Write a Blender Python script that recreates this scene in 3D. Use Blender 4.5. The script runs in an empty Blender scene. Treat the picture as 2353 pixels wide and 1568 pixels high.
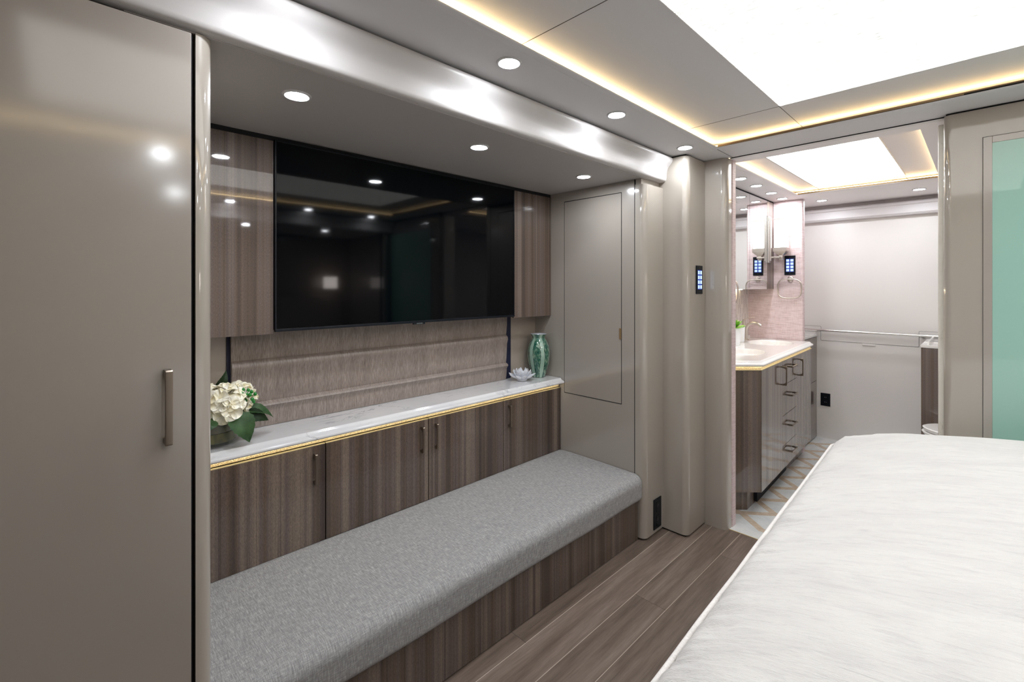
import bpy, bmesh, math, random
from mathutils import Vector, Matrix, noise

sc = bpy.context.scene
C = sc.collection
PI = math.pi

# ------------------------------------------------------------------ camera, world, exposure
FPX = 1064.0
cam_d = bpy.data.cameras.new('camera'); cam = bpy.data.objects.new('camera', cam_d); C.objects.link(cam)
cam_d.sensor_fit = 'HORIZONTAL'; cam_d.sensor_width = 36.0
cam_d.lens = 36.0 * FPX / 2353.0
cam_d.shift_x = 0.0; cam_d.shift_y = -(784.0 - 659.0) / 2353.0
cam_d.clip_start = 0.02
th = math.atan(1082.5 / FPX)
cam.location = (0, 0, 1.35)
cam.rotation_euler = (PI / 2, 0, th - PI / 2)
sc.camera = cam
w = bpy.data.worlds.new('world'); sc.world = w; w.use_nodes = True
w.node_tree.nodes['Background'].inputs[0].default_value = (0.5, 0.5, 0.5, 1)
w.node_tree.nodes['Background'].inputs[1].default_value = 0.05
sc.view_settings.view_transform = 'Standard'; sc.view_settings.look = 'None'
sc.view_settings.exposure = 0.05; sc.view_settings.gamma = 1.0
sc.view_settings.use_curve_mapping = False
sc.cycles.max_bounces = 8; sc.cycles.diffuse_bounces = 6; sc.cycles.glossy_bounces = 5
sc.cycles.transmission_bounces = 6; sc.cycles.sample_clamp_indirect = 6.0
sc.cycles.use_denoising = True
sc.cycles.caustics_reflective = False; sc.cycles.caustics_refractive = False

# light levels (each lamp builder uses these)
L_PANEL = 2.75      # fabric ceiling light panels
L_DOWN = 270.0      # recessed downlight lens
L_LED = 22.0        # warm cove strips
L_SCONCE = 2.2
L_UNDER = 12.0

# ------------------------------------------------------------------ materials
def s2l(c):
    c /= 255.0
    return c / 12.92 if c <= 0.04045 else ((c + 0.055) / 1.055) ** 2.4
def col(r, g, b): return (s2l(r), s2l(g), s2l(b), 1.0)

class NT:
    def __init__(s, name):
        s.m = bpy.data.materials.new(name); s.m.use_nodes = True
        s.t = s.m.node_tree; s.n = s.t.nodes; s.b = s.n['Principled BSDF']
        s.tc = None
    def new(s, typ, **kw):
        nd = s.n.new(typ)
        for k, v in kw.items():
            if k in nd.inputs.keys() if isinstance(k, str) and not hasattr(nd, k) else False: nd.inputs[k].default_value = v
            else: setattr(nd, k, v)
        return nd
    def link(s, a, b): s.t.links.new(a, b)
    def coord(s, scale=(1, 1, 1), rot=(0, 0, 0), loc=(0, 0, 0), kind='geo'):
        if kind == 'geo':
            g = s.n.new('ShaderNodeNewGeometry'); out = g.outputs['Position']
        else:
            g = s.n.new('ShaderNodeTexCoord'); out = g.outputs['Object']
        mp = s.n.new('ShaderNodeMapping')
        mp.inputs['Scale'].default_value = scale; mp.inputs['Rotation'].default_value = rot; mp.inputs['Location'].default_value = loc
        s.link(out, mp.inputs['Vector']); return mp.outputs[0]
    def noise(s, vec, scale=1, detail=3, rough=0.5, dist=0):
        n = s.n.new('ShaderNodeTexNoise')
        n.inputs['Scale'].default_value = scale; n.inputs['Detail'].default_value = detail
        n.inputs['Roughness'].default_value = rough; n.inputs['Distortion'].default_value = dist
        s.link(vec, n.inputs['Vector']); return n.outputs['Fac']
    def ramp(s, fac, stops, interp='LINEAR'):
        r = s.n.new('ShaderNodeValToRGB'); r.color_ramp.interpolation = interp
        while len(r.color_ramp.elements) < len(stops): r.color_ramp.elements.new(0.5)
        for e, (p, c) in zip(r.color_ramp.elements, stops): e.position = p; e.color = c if len(c) == 4 else (*c, 1)
        s.link(fac, r.inputs[0]); return r.outputs[0]
    def mix(s, a, b, fac, mode='MIX'):
        m = s.n.new('ShaderNodeMix'); m.data_type = 'RGBA'; m.blend_type = mode
        for sock, v in ((m.inputs[0], fac), (m.inputs[6], a), (m.inputs[7], b)):
            if hasattr(v, 'links') or isinstance(v, bpy.types.NodeSocket): s.link(v, sock)
            else: sock.default_value = v
        return m.outputs[2]
    def math(s, op, a, b=0.0):
        m = s.n.new('ShaderNodeMath'); m.operation = op
        for sock, v in ((m.inputs[0], a), (m.inputs[1], b)):
            if isinstance(v, bpy.types.NodeSocket): s.link(v, sock)
            else: sock.default_value = v
        return m.outputs[0]
    def bump(s, h, strength=0.2, dist=0.002):
        b = s.n.new('ShaderNodeBump'); b.inputs['Strength'].default_value = strength; b.inputs['Distance'].default_value = dist
        s.link(h, b.inputs['Height']); s.link(b.outputs[0], s.b.inputs['Normal'])
    def set(s, color=None, rough=None, metal=None, coat=None, coat_rough=None, spec=None, trans=None, ior=None, emit=None, estr=None, sheen=None, alpha=None):
        I = s.b.inputs
        def put(name, v):
            if v is None: return
            if isinstance(v, bpy.types.NodeSocket): s.link(v, I[name])
            else: I[name].default_value = v
        put('Base Color', color); put('Roughness', rough); put('Metallic', metal); put('Coat Weight', coat)
        put('Coat Roughness', coat_rough); put('Specular IOR Level', spec); put('Transmission Weight', trans); put('IOR', ior)
        put('Emission Color', emit); put('Emission Strength', estr); put('Sheen Weight', sheen)
        return s

M = {}
def simple(name, color, rough=0.5, **kw):
    t = NT(name); t.set(color=color, rough=rough, **kw); M[name] = t.m; return t

# glossy greige laminate
t = NT('gloss'); v = t.coord((3, 3, 1.2)); n = t.noise(v, 1.5, 2)
t.set(color=t.mix(col(158, 150, 142), col(165, 157, 149), n), rough=0.42, coat=1.0, coat_rough=0.12, spec=0.4); t.b.inputs['Coat IOR'].default_value = 1.75
M['gloss'] = t.m
t = NT('gloss_soft'); t.set(color=col(165, 157, 147), rough=0.4, coat=1.0, coat_rough=0.06, spec=0.4); t.b.inputs['Coat IOR'].default_value = 1.7
v = t.coord((1, 1, 0.6)); t.bump(t.noise(v, 2.2, 1), 0.25, 0.01)
M['gloss_soft'] = t.m
# padded leatherette on valance and slide ceiling
t = NT('leather'); v = t.coord(); 
vo = t.n.new('ShaderNodeTexVoronoi'); vo.inputs['Scale'].default_value = 700; t.link(v, vo.inputs['Vector'])
t.set(color=col(196, 193, 192), rough=0.36, spec=0.55); t.bump(vo.outputs['Distance'], 0.12, 0.0006); M['leather'] = t.m
t = NT('ceiling_panel'); v = t.coord(); vo = t.n.new('ShaderNodeTexVoronoi'); vo.inputs['Scale'].default_value = 600; t.link(v, vo.inputs['Vector'])
t.set(color=col(218, 217, 219), rough=0.5, spec=0.4); t.bump(vo.outputs['Distance'], 0.08, 0.0006); M['ceiling_panel'] = t.m
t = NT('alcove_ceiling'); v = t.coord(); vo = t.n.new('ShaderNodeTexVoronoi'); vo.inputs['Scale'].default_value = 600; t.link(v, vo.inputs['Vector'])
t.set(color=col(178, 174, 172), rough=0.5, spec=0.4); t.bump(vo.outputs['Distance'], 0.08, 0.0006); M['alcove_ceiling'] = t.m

# straight-grain walnut-grey laminate, vertical grain
def wood(name, tint=1.0, coat_r=0.12):
    t = NT(name)
    v1 = t.coord((20, 20, 0.10)); v2 = t.coord((75, 75, 0.35)); v3 = t.coord((520, 520, 130)); v4 = t.coord((38, 38, 0.08), loc=(3, 7, 0))
    broad = t.noise(v1, 1.0, 2); fine = t.noise(v2, 1.0, 3, 0.6); grain = t.noise(v3, 1.0, 2, 0.6); line = t.noise(v4, 1.0, 1)
    base = t.ramp(broad, [(0.36, col(72 * tint, 59 * tint, 53 * tint)), (0.46, col(96 * tint, 81 * tint, 69 * tint)), (0.54, col(96 * tint, 83 * tint, 79 * tint)), (0.64, col(120 * tint, 106 * tint, 95 * tint))])
    f = t.ramp(fine, [(0.3, (0.72, 0.70, 0.70)), (0.5, (1, 1, 1)), (0.75, (1.08, 1.06, 1.05))])
    c = t.mix(base, f, 1.0, 'MULTIPLY')
    g = t.ramp(grain, [(0.3, (0.74, 0.74, 0.74)), (0.7, (1.26, 1.25, 1.24))])
    c = t.mix(c, g, 1.0, 'MULTIPLY')
    l = t.ramp(line, [(0.485, (1, 1, 1)), (0.498, (0.45, 0.43, 0.43)), (0.511, (1, 1, 1))])
    c = t.mix(c, l, 0.75, 'MULTIPLY')
    v5 = t.coord((110, 110, 0.10), loc=(9, 2, 0)); l2 = t.ramp(t.noise(v5, 1.0, 1), [(0.49, (1, 1, 1)), (0.5, (0.62, 0.6, 0.6)), (0.51, (1, 1, 1))])
    mk = t.ramp(t.noise(v1, 1.3, 1), [(0.45, (0, 0, 0)), (0.55, (1, 1, 1))])
    c = t.mix(c, t.mix((1, 1, 1, 1), l2, mk), 0.9, 'MULTIPLY')
    t.set(color=c, rough=0.5, coat=0.75 if coat_r > .1 else 1.0, coat_rough=coat_r, spec=0.35)
    if coat_r < .1: t.b.inputs['Coat IOR'].default_value = 1.65
    t.bump(grain, 0.06, 0.0005)
    M[name] = t.m
wood('wood'); wood('wood_gloss', 1.04, 0.035)

# floor planks along x : seam grooves are separate shades
t = NT('planks')
sep = t.n.new('ShaderNodeSeparateXYZ'); g = t.n.new('ShaderNodeNewGeometry'); t.link(g.outputs['Position'], sep.inputs[0])
W = 0.143
yo = t.math('ADD', sep.outputs[1], 10 * W - 0.928 + W * 0)      # seam at y = 0.928 + k*W
row = t.math('FLOOR', t.math('DIVIDE', yo, W)); fy = t.math('FRACT', t.math('DIVIDE', yo, W))
wn = t.n.new('ShaderNodeTexWhiteNoise'); wn.noise_dimensions = '1D'; t.link(row, wn.inputs['W'])
LEN = 2.0
# joint offsets per row measured: row(y .928-1.07)->x=1.81, row(.785-.928)->2.38, row(1.21+)->1.267
r11 = t.math('MULTIPLY', t.math('COMPARE', row, 10.0), 1.81)
r9 = t.math('MULTIPLY', t.math('COMPARE', row, 9.0), 2.38)
r12 = t.math('MULTIPLY', t.math('COMPARE', row, 12.0), 1.267)
r11b = t.math('MULTIPLY', t.math('COMPARE', row, 11.0), 0.8)
for nd in t.n:
    if nd.bl_idname == 'ShaderNodeMath' and nd.operation == 'COMPARE': nd.inputs[2].default_value = 0.4
off = t.math('ADD', t.math('ADD', r11, r9), t.math('ADD', r12, r11b))
xo = t.math('DIVIDE', t.math('ADD', t.math('SUBTRACT', sep.outputs[0], off), 12.0), LEN)
px_ = t.math('FLOOR', xo); fx = t.math('FRACT', xo)
idv = t.n.new('ShaderNodeCombineXYZ'); t.link(px_, idv.inputs[0]); t.link(row, idv.inputs[1])
wn2 = t.n.new('ShaderNodeTexWhiteNoise'); wn2.noise_dimensions = '3D'; t.link(idv.outputs[0], wn2.inputs['Vector'])
addv = t.n.new('ShaderNodeVectorMath'); addv.operation = 'MULTIPLY_ADD'
t.link(wn2.outputs['Color'], addv.inputs[0]); addv.inputs[1].default_value = (5, 5, 5); t.link(g.outputs['Position'], addv.inputs[2])
mp = t.n.new('ShaderNodeMapping'); mp.inputs['Scale'].default_value = (2.2, 34, 1); t.link(addv.outputs[0], mp.inputs[0])
mp2 = t.n.new('ShaderNodeMapping'); mp2.inputs['Scale'].default_value = (14.0, 170, 1); t.link(addv.outputs[0], mp2.inputs[0])
n1 = t.noise(mp.outputs[0], 1, 4, 0.6, 0.25); n2 = t.noise(mp2.outputs[0], 1, 3, 0.6)
cc = t.ramp(n1, [(0.28, col(98, 85, 76)), (0.5, col(120, 106, 96)), (0.72, col(136, 123, 113))])
cc = t.mix(cc, t.ramp(n2, [(0.3, (0.86, 0.85, 0.84)), (0.7, (1.1, 1.1, 1.1))]), 1.0, 'MULTIPLY')
cc = t.mix(cc, t.ramp(wn2.outputs['Value'], [(0, (0.88, 0.87, 0.86)), (1, (1.06, 1.05, 1.05))]), 1.0, 'MULTIPLY')
ysd = t.math('MULTIPLY', t.math('MINIMUM', fy, t.math('SUBTRACT', 1.0, fy)), W)
xsd = t.math('MULTIPLY', t.math('MINIMUM', fx, t.math('SUBTRACT', 1.0, fx)), LEN)
seam = t.math('LESS_THAN', ysd, 0.0011); seamx = t.math('LESS_THAN', xsd, 0.0009)
cc = t.mix(cc, col(190, 176, 162), seam); cc = t.mix(cc, col(70, 60, 54), seamx)
t.set(color=cc, rough=0.34, coat=0.3, coat_rough=0.18, spec=0.45); M['planks'] = t.m

# bathroom floor pieces
t = NT('tile_white'); v = t.coord((8, 8, 1)); n = t.noise(v, 1, 4, 0.6, 1.0)
t.set(color=t.ramp(n, [(0.3, col(214, 220, 222)), (0.7, col(238, 240, 240))]), rough=0.12, coat=0.5, coat_rough=0.05); M['tile_white'] = t.m
t = NT('tile_wood'); v = t.coord((30, 30, 1), rot=(0, 0, 0.8)); n = t.noise(v, 1, 4, 0.6, 0.8)
t.set(color=t.ramp(n, [(0.3, col(196, 176, 154)), (0.7, col(226, 210, 192))]), rough=0.16, coat=0.5, coat_rough=0.06); M['tile_wood'] = t.m

# white quartz with grey veins
t = NT('marble'); v = t.coord((2.2, 5, 5), rot=(0, 0, 0.5)); a = t.noise(v, 1.6, 6, 0.62, 1.3)
vein = t.ramp(a, [(0.48, (0, 0, 0)), (0.5, (1, 1, 1)), (0.52, (0, 0, 0))])
v2 = t.coord((3, 3, 3)); msk = t.ramp(t.noise(v2, 1.5, 2), [(0.48, (0, 0, 0)), (0.62, (1, 1, 1))])
vm = t.mix((0, 0, 0, 1), vein, msk); cl = t.ramp(t.noise(v2, 1.1, 3), [(0.3, col(217, 217, 220)), (0.7, col(232, 231, 231))])
t.set(color=t.mix(cl, col(168, 168, 174), vm), rough=0.1, coat=0.6, coat_rough=0.04); M['marble'] = t.m
t = NT('marble_cream'); v = t.coord((12, 12, 5)); a = t.noise(v, 1, 6, 0.7, 1.0)
t.set(color=t.ramp(a, [(0.3, col(170, 160, 148)), (0.42, col(222, 216, 205)), (0.7, col(235, 230, 222))]), rough=0.2, coat=0.5); M['marble_cream'] = t.m

# hammered gold mosaic
t = NT('gold'); v = t.coord((1, 1, 1)); vo = t.n.new('ShaderNodeTexVoronoi'); vo.inputs['Scale'].default_value = 260; t.link(v, vo.inputs['Vector'])
cg = t.ramp(vo.outputs['Distance'], [(0.1, col(252, 238, 200)), (0.65, col(206, 180, 132))])
t.set(color=cg, rough=0.3, metal=0.25); t.bump(vo.outputs['Distance'], 0.7, 0.003); M['gold'] = t.m
simple('gold_edge', col(222, 204, 158), 0.35, metal=0.3)  # also the painted lamplight colour on the sideboard door tops
simple('bronze', col(140, 116, 84), 0.4, metal=0.25)

# woven linen cushion
t = NT('linen'); 
va = t.coord((1, 1, 1)); vx = t.coord((60, 1100, 1100)); vy = t.coord((1100, 60, 60)); 
a = t.noise(vx, 1, 2, 0.6); b = t.noise(vy, 1, 2, 0.6)
vl = t.coord((40, 620, 620)); vl2 = t.coord((560, 34, 34)); a2 = t.noise(vl2, 1, 2, 0.5); b2 = t.noise(vl, 1, 2, 0.5)
s_ = t.math('ADD', t.math('MULTIPLY', t.math('ADD', a, b), 0.28), t.math('MULTIPLY', t.math('ADD', t.math('MULTIPLY', a2, 1.35), t.math('MULTIPLY', b2, 0.65)), 0.22))
t.set(color=t.ramp(s_, [(0.35, col(112, 111, 112)), (0.5, col(150, 149, 149)), (0.65, col(204, 203, 202))]), rough=0.85, spec=0.25, sheen=0.1)
t.bump(s_, 0.5, 0.0015); M['linen'] = t.m

# brushed shade fabric (vertical streaks)
t = NT('shade'); vx = t.coord((620, 60, 34)); vb = t.coord((30, 3, 1.2)); a = t.noise(vx, 1, 3, 0.6, 0.3); b = t.noise(vb, 1, 2)
c = t.ramp(a, [(0.3, col(112, 99, 92)), (0.5, col(142, 129, 121)), (0.72, col(172, 160, 152))])
c = t.mix(c, t.ramp(b, [(0.3, (0.86, 0.86, 0.86)), (0.7, (1.1, 1.1, 1.1))]), 1.0, 'MULTIPLY')
t.set(color=c, rough=0.42, spec=0.5, sheen=0.2); t.bump(a, 0.25, 0.001); M['shade'] = t.m
simple('navy', col(18, 22, 52), 0.6)

simple('screen', (0.0, 0.0006, 0.0016, 1), 0.05, spec=0.20)
simple('black_plastic', (0.004, 0.006, 0.010, 1), 0.3, spec=0.25)
simple('dark_gap', (0.004, 0.004, 0.006, 1), 0.8)
simple('seam_grey', col(88, 84, 82), 0.7)
simple('logo_silver', col(190, 195, 200), 0.3, metal=0.6)
simple('nickel', col(205, 196, 188), 0.36, metal=1.0)
simple('nickel_dark', col(150, 138, 126), 0.3, metal=1.0)
simple('chrome', col(225, 221, 218), 0.22, metal=1.0)
simple('mirror', col(235, 238, 238), 0.0, metal=1.0)
simple('white_trim', col(228, 226, 224), 0.4)
simple('lens_rim', col(206, 206, 208), 0.35)
simple('ceramic', col(236, 234, 232), 0.12, coat=0.6)
simple('ceramic_matt', col(238, 240, 244), 0.5)
simple('bath_wall', col(230, 226, 223), 0.4, coat=0.3, coat_rough=0.15)
simple('bath_ceiling', col(243, 238, 238), 0.45)
simple('bath_shade', col(222, 218, 219), 0.5)
simple('toe_kick', col(60, 52, 50), 0.4)
simple('wall_tan', col(170, 158, 146), 0.35, coat=0.5, coat_rough=0.1)

def emitter(name, color, strength, streak=False, base=0.8):
    t = NT(name)
    if streak:
        v = t.coord((150, 24, 1)) ; a = t.noise(v, 1, 3, 0.6); v2 = t.coord((330, 30, 1), loc=(4, 2, 0)); b = t.noise(v2, 1, 2, 0.6)
        k = t.math('MAXIMUM', a, b)
        c = t.ramp(a, [(0.40, (0.33 * color[0], 0.35 * color[1], 0.33 * color[2])), (0.52, color[:3]), (1, color[:3])])
        c2 = t.ramp(b, [(0.38, (0.40, 0.39, 0.37)), (0.50, (1, 1, 1))])
        c = t.mix(c, c2, 1.0, 'MULTIPLY')
        t.set(color=(0.8, 0.8, 0.8, 1), rough=0.8, emit=c, estr=strength)
    else:
        t.set(color=(base, base, base, 1), rough=0.6, emit=color, estr=strength)
    M[name] = t.m
emitter('panel_light', (1.0, 0.985, 0.955, 1), L_PANEL, True)
emitter('panel_light_bath', (1.0, 0.985, 0.965, 1), L_PANEL * 2.1, True)
emitter('under_glow', (1.0, 0.82, 0.54, 1), 26.0)
emitter('down_light', (0.91, 0.95, 1.0, 1), L_DOWN)
emitter('led_warm', (1.0, 0.72, 0.36, 1), L_LED)
emitter('under_warm', (1.0, 0.92, 0.72, 1), L_UNDER)
emitter('sconce_glow', (1.0, 0.97, 0.96, 1), L_SCONCE)
emitter('lamp_glow', (1.0, 0.90, 0.84, 1), 16.0)
emitter('key_blue', (0.62, 0.82, 1.0, 1), 1.15, base=0.02)
emitter('key_halo', (0.0, 0.05, 0.8, 1), 0.5, base=0.01)

# mint back-painted glass
t = NT('mint'); t.set(color=col(150, 192, 178), rough=0.35, coat=1.0, coat_rough=0.02, spec=0.5); M['mint'] = t.m
# pink grasscloth wallpaper
t = NT('pink'); vh = t.coord((14, 14, 260)); vv = t.coord((260, 260, 20)); a = t.noise(vh, 1, 3, 0.6); b = t.noise(vv, 1, 2)
k = t.math('ADD', t.math('MULTIPLY', a, 0.7), t.math('MULTIPLY', b, 0.3))
t.set(color=t.ramp(k, [(0.35, col(188, 164, 164)), (0.5, col(212, 192, 193)), (0.65, col(224, 208, 210))]), rough=0.5); t.bump(k, 0.2, 0.001); M['pink'] = t.m
# vertical stick mosaic
t = NT('mosaic')
gp = t.n.new('ShaderNodeNewGeometry'); br = t.n.new('ShaderNodeTexBrick')
mp = t.n.new('ShaderNodeMapping'); mp.inputs['Rotation'].default_value = (0, 0, 0)
sp = t.n.new('ShaderNodeSeparateXYZ'); cb = t.n.new('ShaderNodeCombineXYZ'); t.link(gp.outputs['Position'], sp.inputs[0])
t.link(sp.outputs[2], cb.inputs[0]); t.link(sp.outputs[0], cb.inputs[1]); t.link(cb.outputs[0], br.inputs['Vector'])
br.inputs['Scale'].default_value = 1.0; br.inputs['Brick Width'].default_value = 0.08; br.inputs['Row Height'].default_value = 0.013
br.inputs['Mortar Size'].default_value = 0.0012; br.offset = 0.37; br.offset_frequency = 3
br.inputs['Color1'].default_value = col(240, 234, 228); br.inputs['Color2'].default_value = col(178, 173, 173); br.inputs['Mortar'].default_value = col(232, 228, 222)
t.set(color=br.outputs['Color'], rough=0.2, coat=0.4); M['mosaic'] = t.m
# plush white bedspread
t = NT('plush'); va = t.coord((95, 13, 30), rot=(0, 0, 0.18)); vb = t.coord((9, 5, 5), rot=(0, 0, 0.3)); vc = t.coord((700, 160, 240), rot=(0, 0, 0.15))
a = t.noise(va, 1, 4, 0.6, 0.8); b = t.noise(vb, 1, 3, 0.55, 0.7); c_ = t.noise(vc, 1, 2)
c = t.ramp(b, [(0.3, col(212, 209, 207)), (0.6, col(222, 219, 216))])
c = t.mix(c, t.ramp(a, [(0.28, (0.86, 0.86, 0.875)), (0.5, (1, 1, 1))]), 0.9, 'MULTIPLY')
t.set(color=c, rough=0.9, spec=0.15, sheen=0.35)
hh = t.math('ADD', t.math('MULTIPLY', a, 0.6), t.math('ADD', t.math('MULTIPLY', b, 0.8), t.math('MULTIPLY', c_, 0.2)))
t.bump(hh, 0.55, 0.013); M['plush'] = t.m
t = NT('piping'); v = t.coord((160, 160, 160)); a = t.noise(v, 1, 2); t.set(color=col(224, 220, 217), rough=0.9, sheen=0.3); t.bump(a, 0.6, 0.003); M['piping'] = t.m

# flowers and plants
t = NT('petal'); v = t.coord((40, 40, 40)); t.set(color=t.ramp(t.noise(v, 1, 2), [(0.3, col(244, 236, 206)), (0.6, col(253, 250, 238))]), rough=0.6); t.b.inputs['Subsurface Weight'].default_value = 0.2; t.b.inputs['Subsurface Radius'].default_value = (0.01, 0.01, 0.006); M['petal'] = t.m
t = NT('leaf'); v = t.coord((30, 30, 30)); t.set(color=t.ramp(t.noise(v, 1, 3), [(0.3, col(58, 92, 54)), (0.7, col(96, 132, 84))]), rough=0.45); M['leaf'] = t.m
simple('leaf_dark', col(38, 64, 30), 0.5)
simple('stem', col(98, 110, 60), 0.6)
simple('berry', col(24, 128, 44), 0.25, coat=0.5)
t = NT('succulent'); v = t.coord((50, 50, 50)); t.set(color=t.ramp(t.noise(v, 1, 2), [(0.3, col(70, 140, 20)), (0.7, col(150, 205, 50))]), rough=0.3, coat=0.3); M['succulent'] = t.m
t = NT('glass'); t.set(color=(0.25, 0.28, 0.25, 1), rough=0.02, spec=0.8); t.b.inputs['Alpha'].default_value = 0.13; M['glass'] = t.m
t = NT('water_moss'); v = t.coord((60, 60, 20)); t.set(color=t.ramp(t.noise(v, 1, 3), [(0.3, col(52, 52, 26)), (0.7, col(120, 112, 52))]), rough=0.2, coat=0.6); M['water_moss'] = t.m
t = NT('resin'); t.set(color=col(122, 118, 102), rough=0.15, coat=0.6); M['resin'] = t.m
t = NT('porcelain'); t.set(color=col(226, 228, 234), rough=0.2, coat=0.5, coat_rough=0.05); t.b.inputs['Subsurface Weight'].default_value = 0.2; t.b.inputs['Subsurface Radius'].default_value = (0.01, 0.01, 0.01); M['porcelain'] = t.m
# vase: dripping green glaze bands, in the vase's own coordinates (angle, height)
t = NT('vase_glaze'); tc = t.n.new('ShaderNodeTexCoord'); sp = t.n.new('ShaderNodeSeparateXYZ'); t.link(tc.outputs['Object'], sp.inputs[0])
ang = t.math('ARCTAN2', sp.outputs[1], sp.outputs[0])
vn = t.coord((14, 14, 9), kind='obj'); nd = t.noise(vn, 1, 4, 0.6, 0.6)
vs = t.coord((60, 60, 26), kind='obj'); n3 = t.noise(vs, 1, 4, 0.65, 1.4)
an = t.math('ADD', t.math('MULTIPLY', ang, 6.0 / (1)), t.math('MULTIPLY', nd, 2.6))
si = t.math('SINE', an)
green = t.ramp(n3, [(0.30, col(14, 40, 36)), (0.42, col(24, 84, 72)), (0.52, col(66, 112, 92)), (0.66, col(134, 164, 138))])
cv = t.ramp(si, [(0.0, (0, 0, 0)), (0.30, (0, 0, 0)), (0.42, (1, 1, 1)), (1.0, (1, 1, 1))])
sharp = t.math('GREATER_THAN', si, 0.30)
edge = t.math('LESS_THAN', t.math('ABSOLUTE', t.math('SUBTRACT', si, 0.27)), 0.09)
cc = t.mix(green, col(150, 180, 162), sharp); cc = t.mix(cc, col(20, 30, 30), edge)
t.set(color=cc, rough=0.08, coat=1.0, coat_rough=0.02); M['vase_glaze'] = t.m
simple('vase_inside', col(214, 218, 226), 0.2, metal=0.3)

# ------------------------------------------------------------------ mesh helpers
def finish_bm(bm, angle=35):
    bm.normal_update(); bm.faces.index_update()
    for f in bm.faces: f.smooth = True
    a = math.radians(angle)
    for e in bm.edges:
        if len(e.link_faces) == 2:
            e.smooth = e.calc_face_angle(0) < a
        else: e.smooth = False

def append(bm, tmp, matidx=0):
    if matidx:
        for f in tmp.faces: f.material_index = matidx
    me = bpy.data.meshes.new('tmp'); tmp.to_mesh(me); tmp.free(); bm.from_mesh(me); bpy.data.meshes.remove(me)

def box(bm, x0, x1, y0, y1, z0, z1, bev=0.0, seg=2, mi=0):
    x0, x1 = sorted((x0, x1)); y0, y1 = sorted((y0, y1)); z0, z1 = sorted((z0, z1))
    t = bmesh.new(); bmesh.ops.create_cube(t, size=1.0)
    for v in t.verts:
        v.co = Vector(((v.co.x + .5) * (x1 - x0) + x0, (v.co.y + .5) * (y1 - y0) + y0, (v.co.z + .5) * (z1 - z0) + z0))
    if bev > 0: bmesh.ops.bevel(t, geom=t.edges[:], offset=bev, segments=seg, profile=0.5, affect='EDGES')
    append(bm, t, mi); return bm

def prism(bm, pts, axis, lo, hi, bev=0.0, mi=0):
    """extrude a 2-D outline along an axis: x -> (y,z), y -> (x,z), z -> (x,y)"""
    t = bmesh.new()
    def mk(p, h):
        return {'x': (h, p[0], p[1]), 'y': (p[0], h, p[1]), 'z': (p[0], p[1], h)}[axis]
    a = [t.verts.new(mk(p, lo)) for p in pts]; b = [t.verts.new(mk(p, hi)) for p in pts]
    n = len(pts)
    for i in range(n): t.faces.new((a[i], a[(i + 1) % n], b[(i + 1) % n], b[i]))
    fa = t.faces.new(a[::-1]); fb = t.faces.new(b)
    bmesh.ops.recalc_face_normals(t, faces=t.faces[:])
    if bev > 0:
        es = [e for e in t.edges if (fa in e.link_faces or fb in e.link_faces)]
        bmesh.ops.bevel(t, geom=es, offset=bev, segments=2, profile=0.5, affect='EDGES')
    bmesh.ops.triangulate(t, faces=[f for f in t.faces if len(f.verts) > 4])
    append(bm, t, mi); return bm

def lathe(bm, prof, c=(0, 0, 0), n=32, mi=0, sx=1, sy=1, rot=0.0):
    t = bmesh.new(); rings = []
    for r, z in prof:
        if r < 1e-6: rings.append([t.verts.new((c[0], c[1], c[2] + z))])
        else: rings.append([t.verts.new((c[0] + sx * r * math.cos(2 * PI * i / n + rot), c[1] + sy * r * math.sin(2 * PI * i / n + rot), c[2] + z)) for i in range(n)])
    for a, b in zip(rings, rings[1:]):
        if len(a) == 1 and len(b) == 1: continue
        for i in range(n):
            j = (i + 1) % n
            if len(a) == 1: t.faces.new((a[0], b[j], b[i]))
            elif len(b) == 1: t.faces.new((a[i], a[j], b[0]))
            else: t.faces.new((a[i], a[j], b[j], b[i]))
    bmesh.ops.recalc_face_normals(t, faces=t.faces[:])
    append(bm, t, mi); return bm

def tube(bm, pts, r, n=10, closed=False, mi=0, flat=1.0, up=Vector((0, 0, 1))):
    t = bmesh.new(); P = [Vector(p) for p in pts]; N = len(P); rings = []
    rr = r if isinstance(r, (list, tuple)) else [r] * N
    prev = None
    for i, p in enumerate(P):
        if closed: d = (P[(i + 1) % N] - P[i - 1]).normalized()
        else: d = (P[min(i + 1, N - 1)] - P[max(i - 1, 0)]).normalized()
        u = prev if prev is not None else (up if abs(d.dot(up)) < 0.95 else Vector((1, 0, 0)))
        s = d.cross(u).normalized(); u2 = s.cross(d).normalized(); prev = u2
        rings.append([t.verts.new(p + s * rr[i] * math.cos(2 * PI * k / n) + u2 * rr[i] * flat * math.sin(2 * PI * k / n)) for k in range(n)])
    m = N if closed else N - 1
    for i in range(m):
        a = rings[i]; b = rings[(i + 1) % N]
        for k in range(n): t.faces.new((a[k], a[(k + 1) % n], b[(k + 1) % n], b[k]))
    if not closed: t.faces.new(rings[0][::-1]); t.faces.new(rings[-1])
    bmesh.ops.recalc_face_normals(t, faces=t.faces[:])
    append(bm, t, mi); return bm

def disc_y(bm, c, r, n=20): pass

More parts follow.
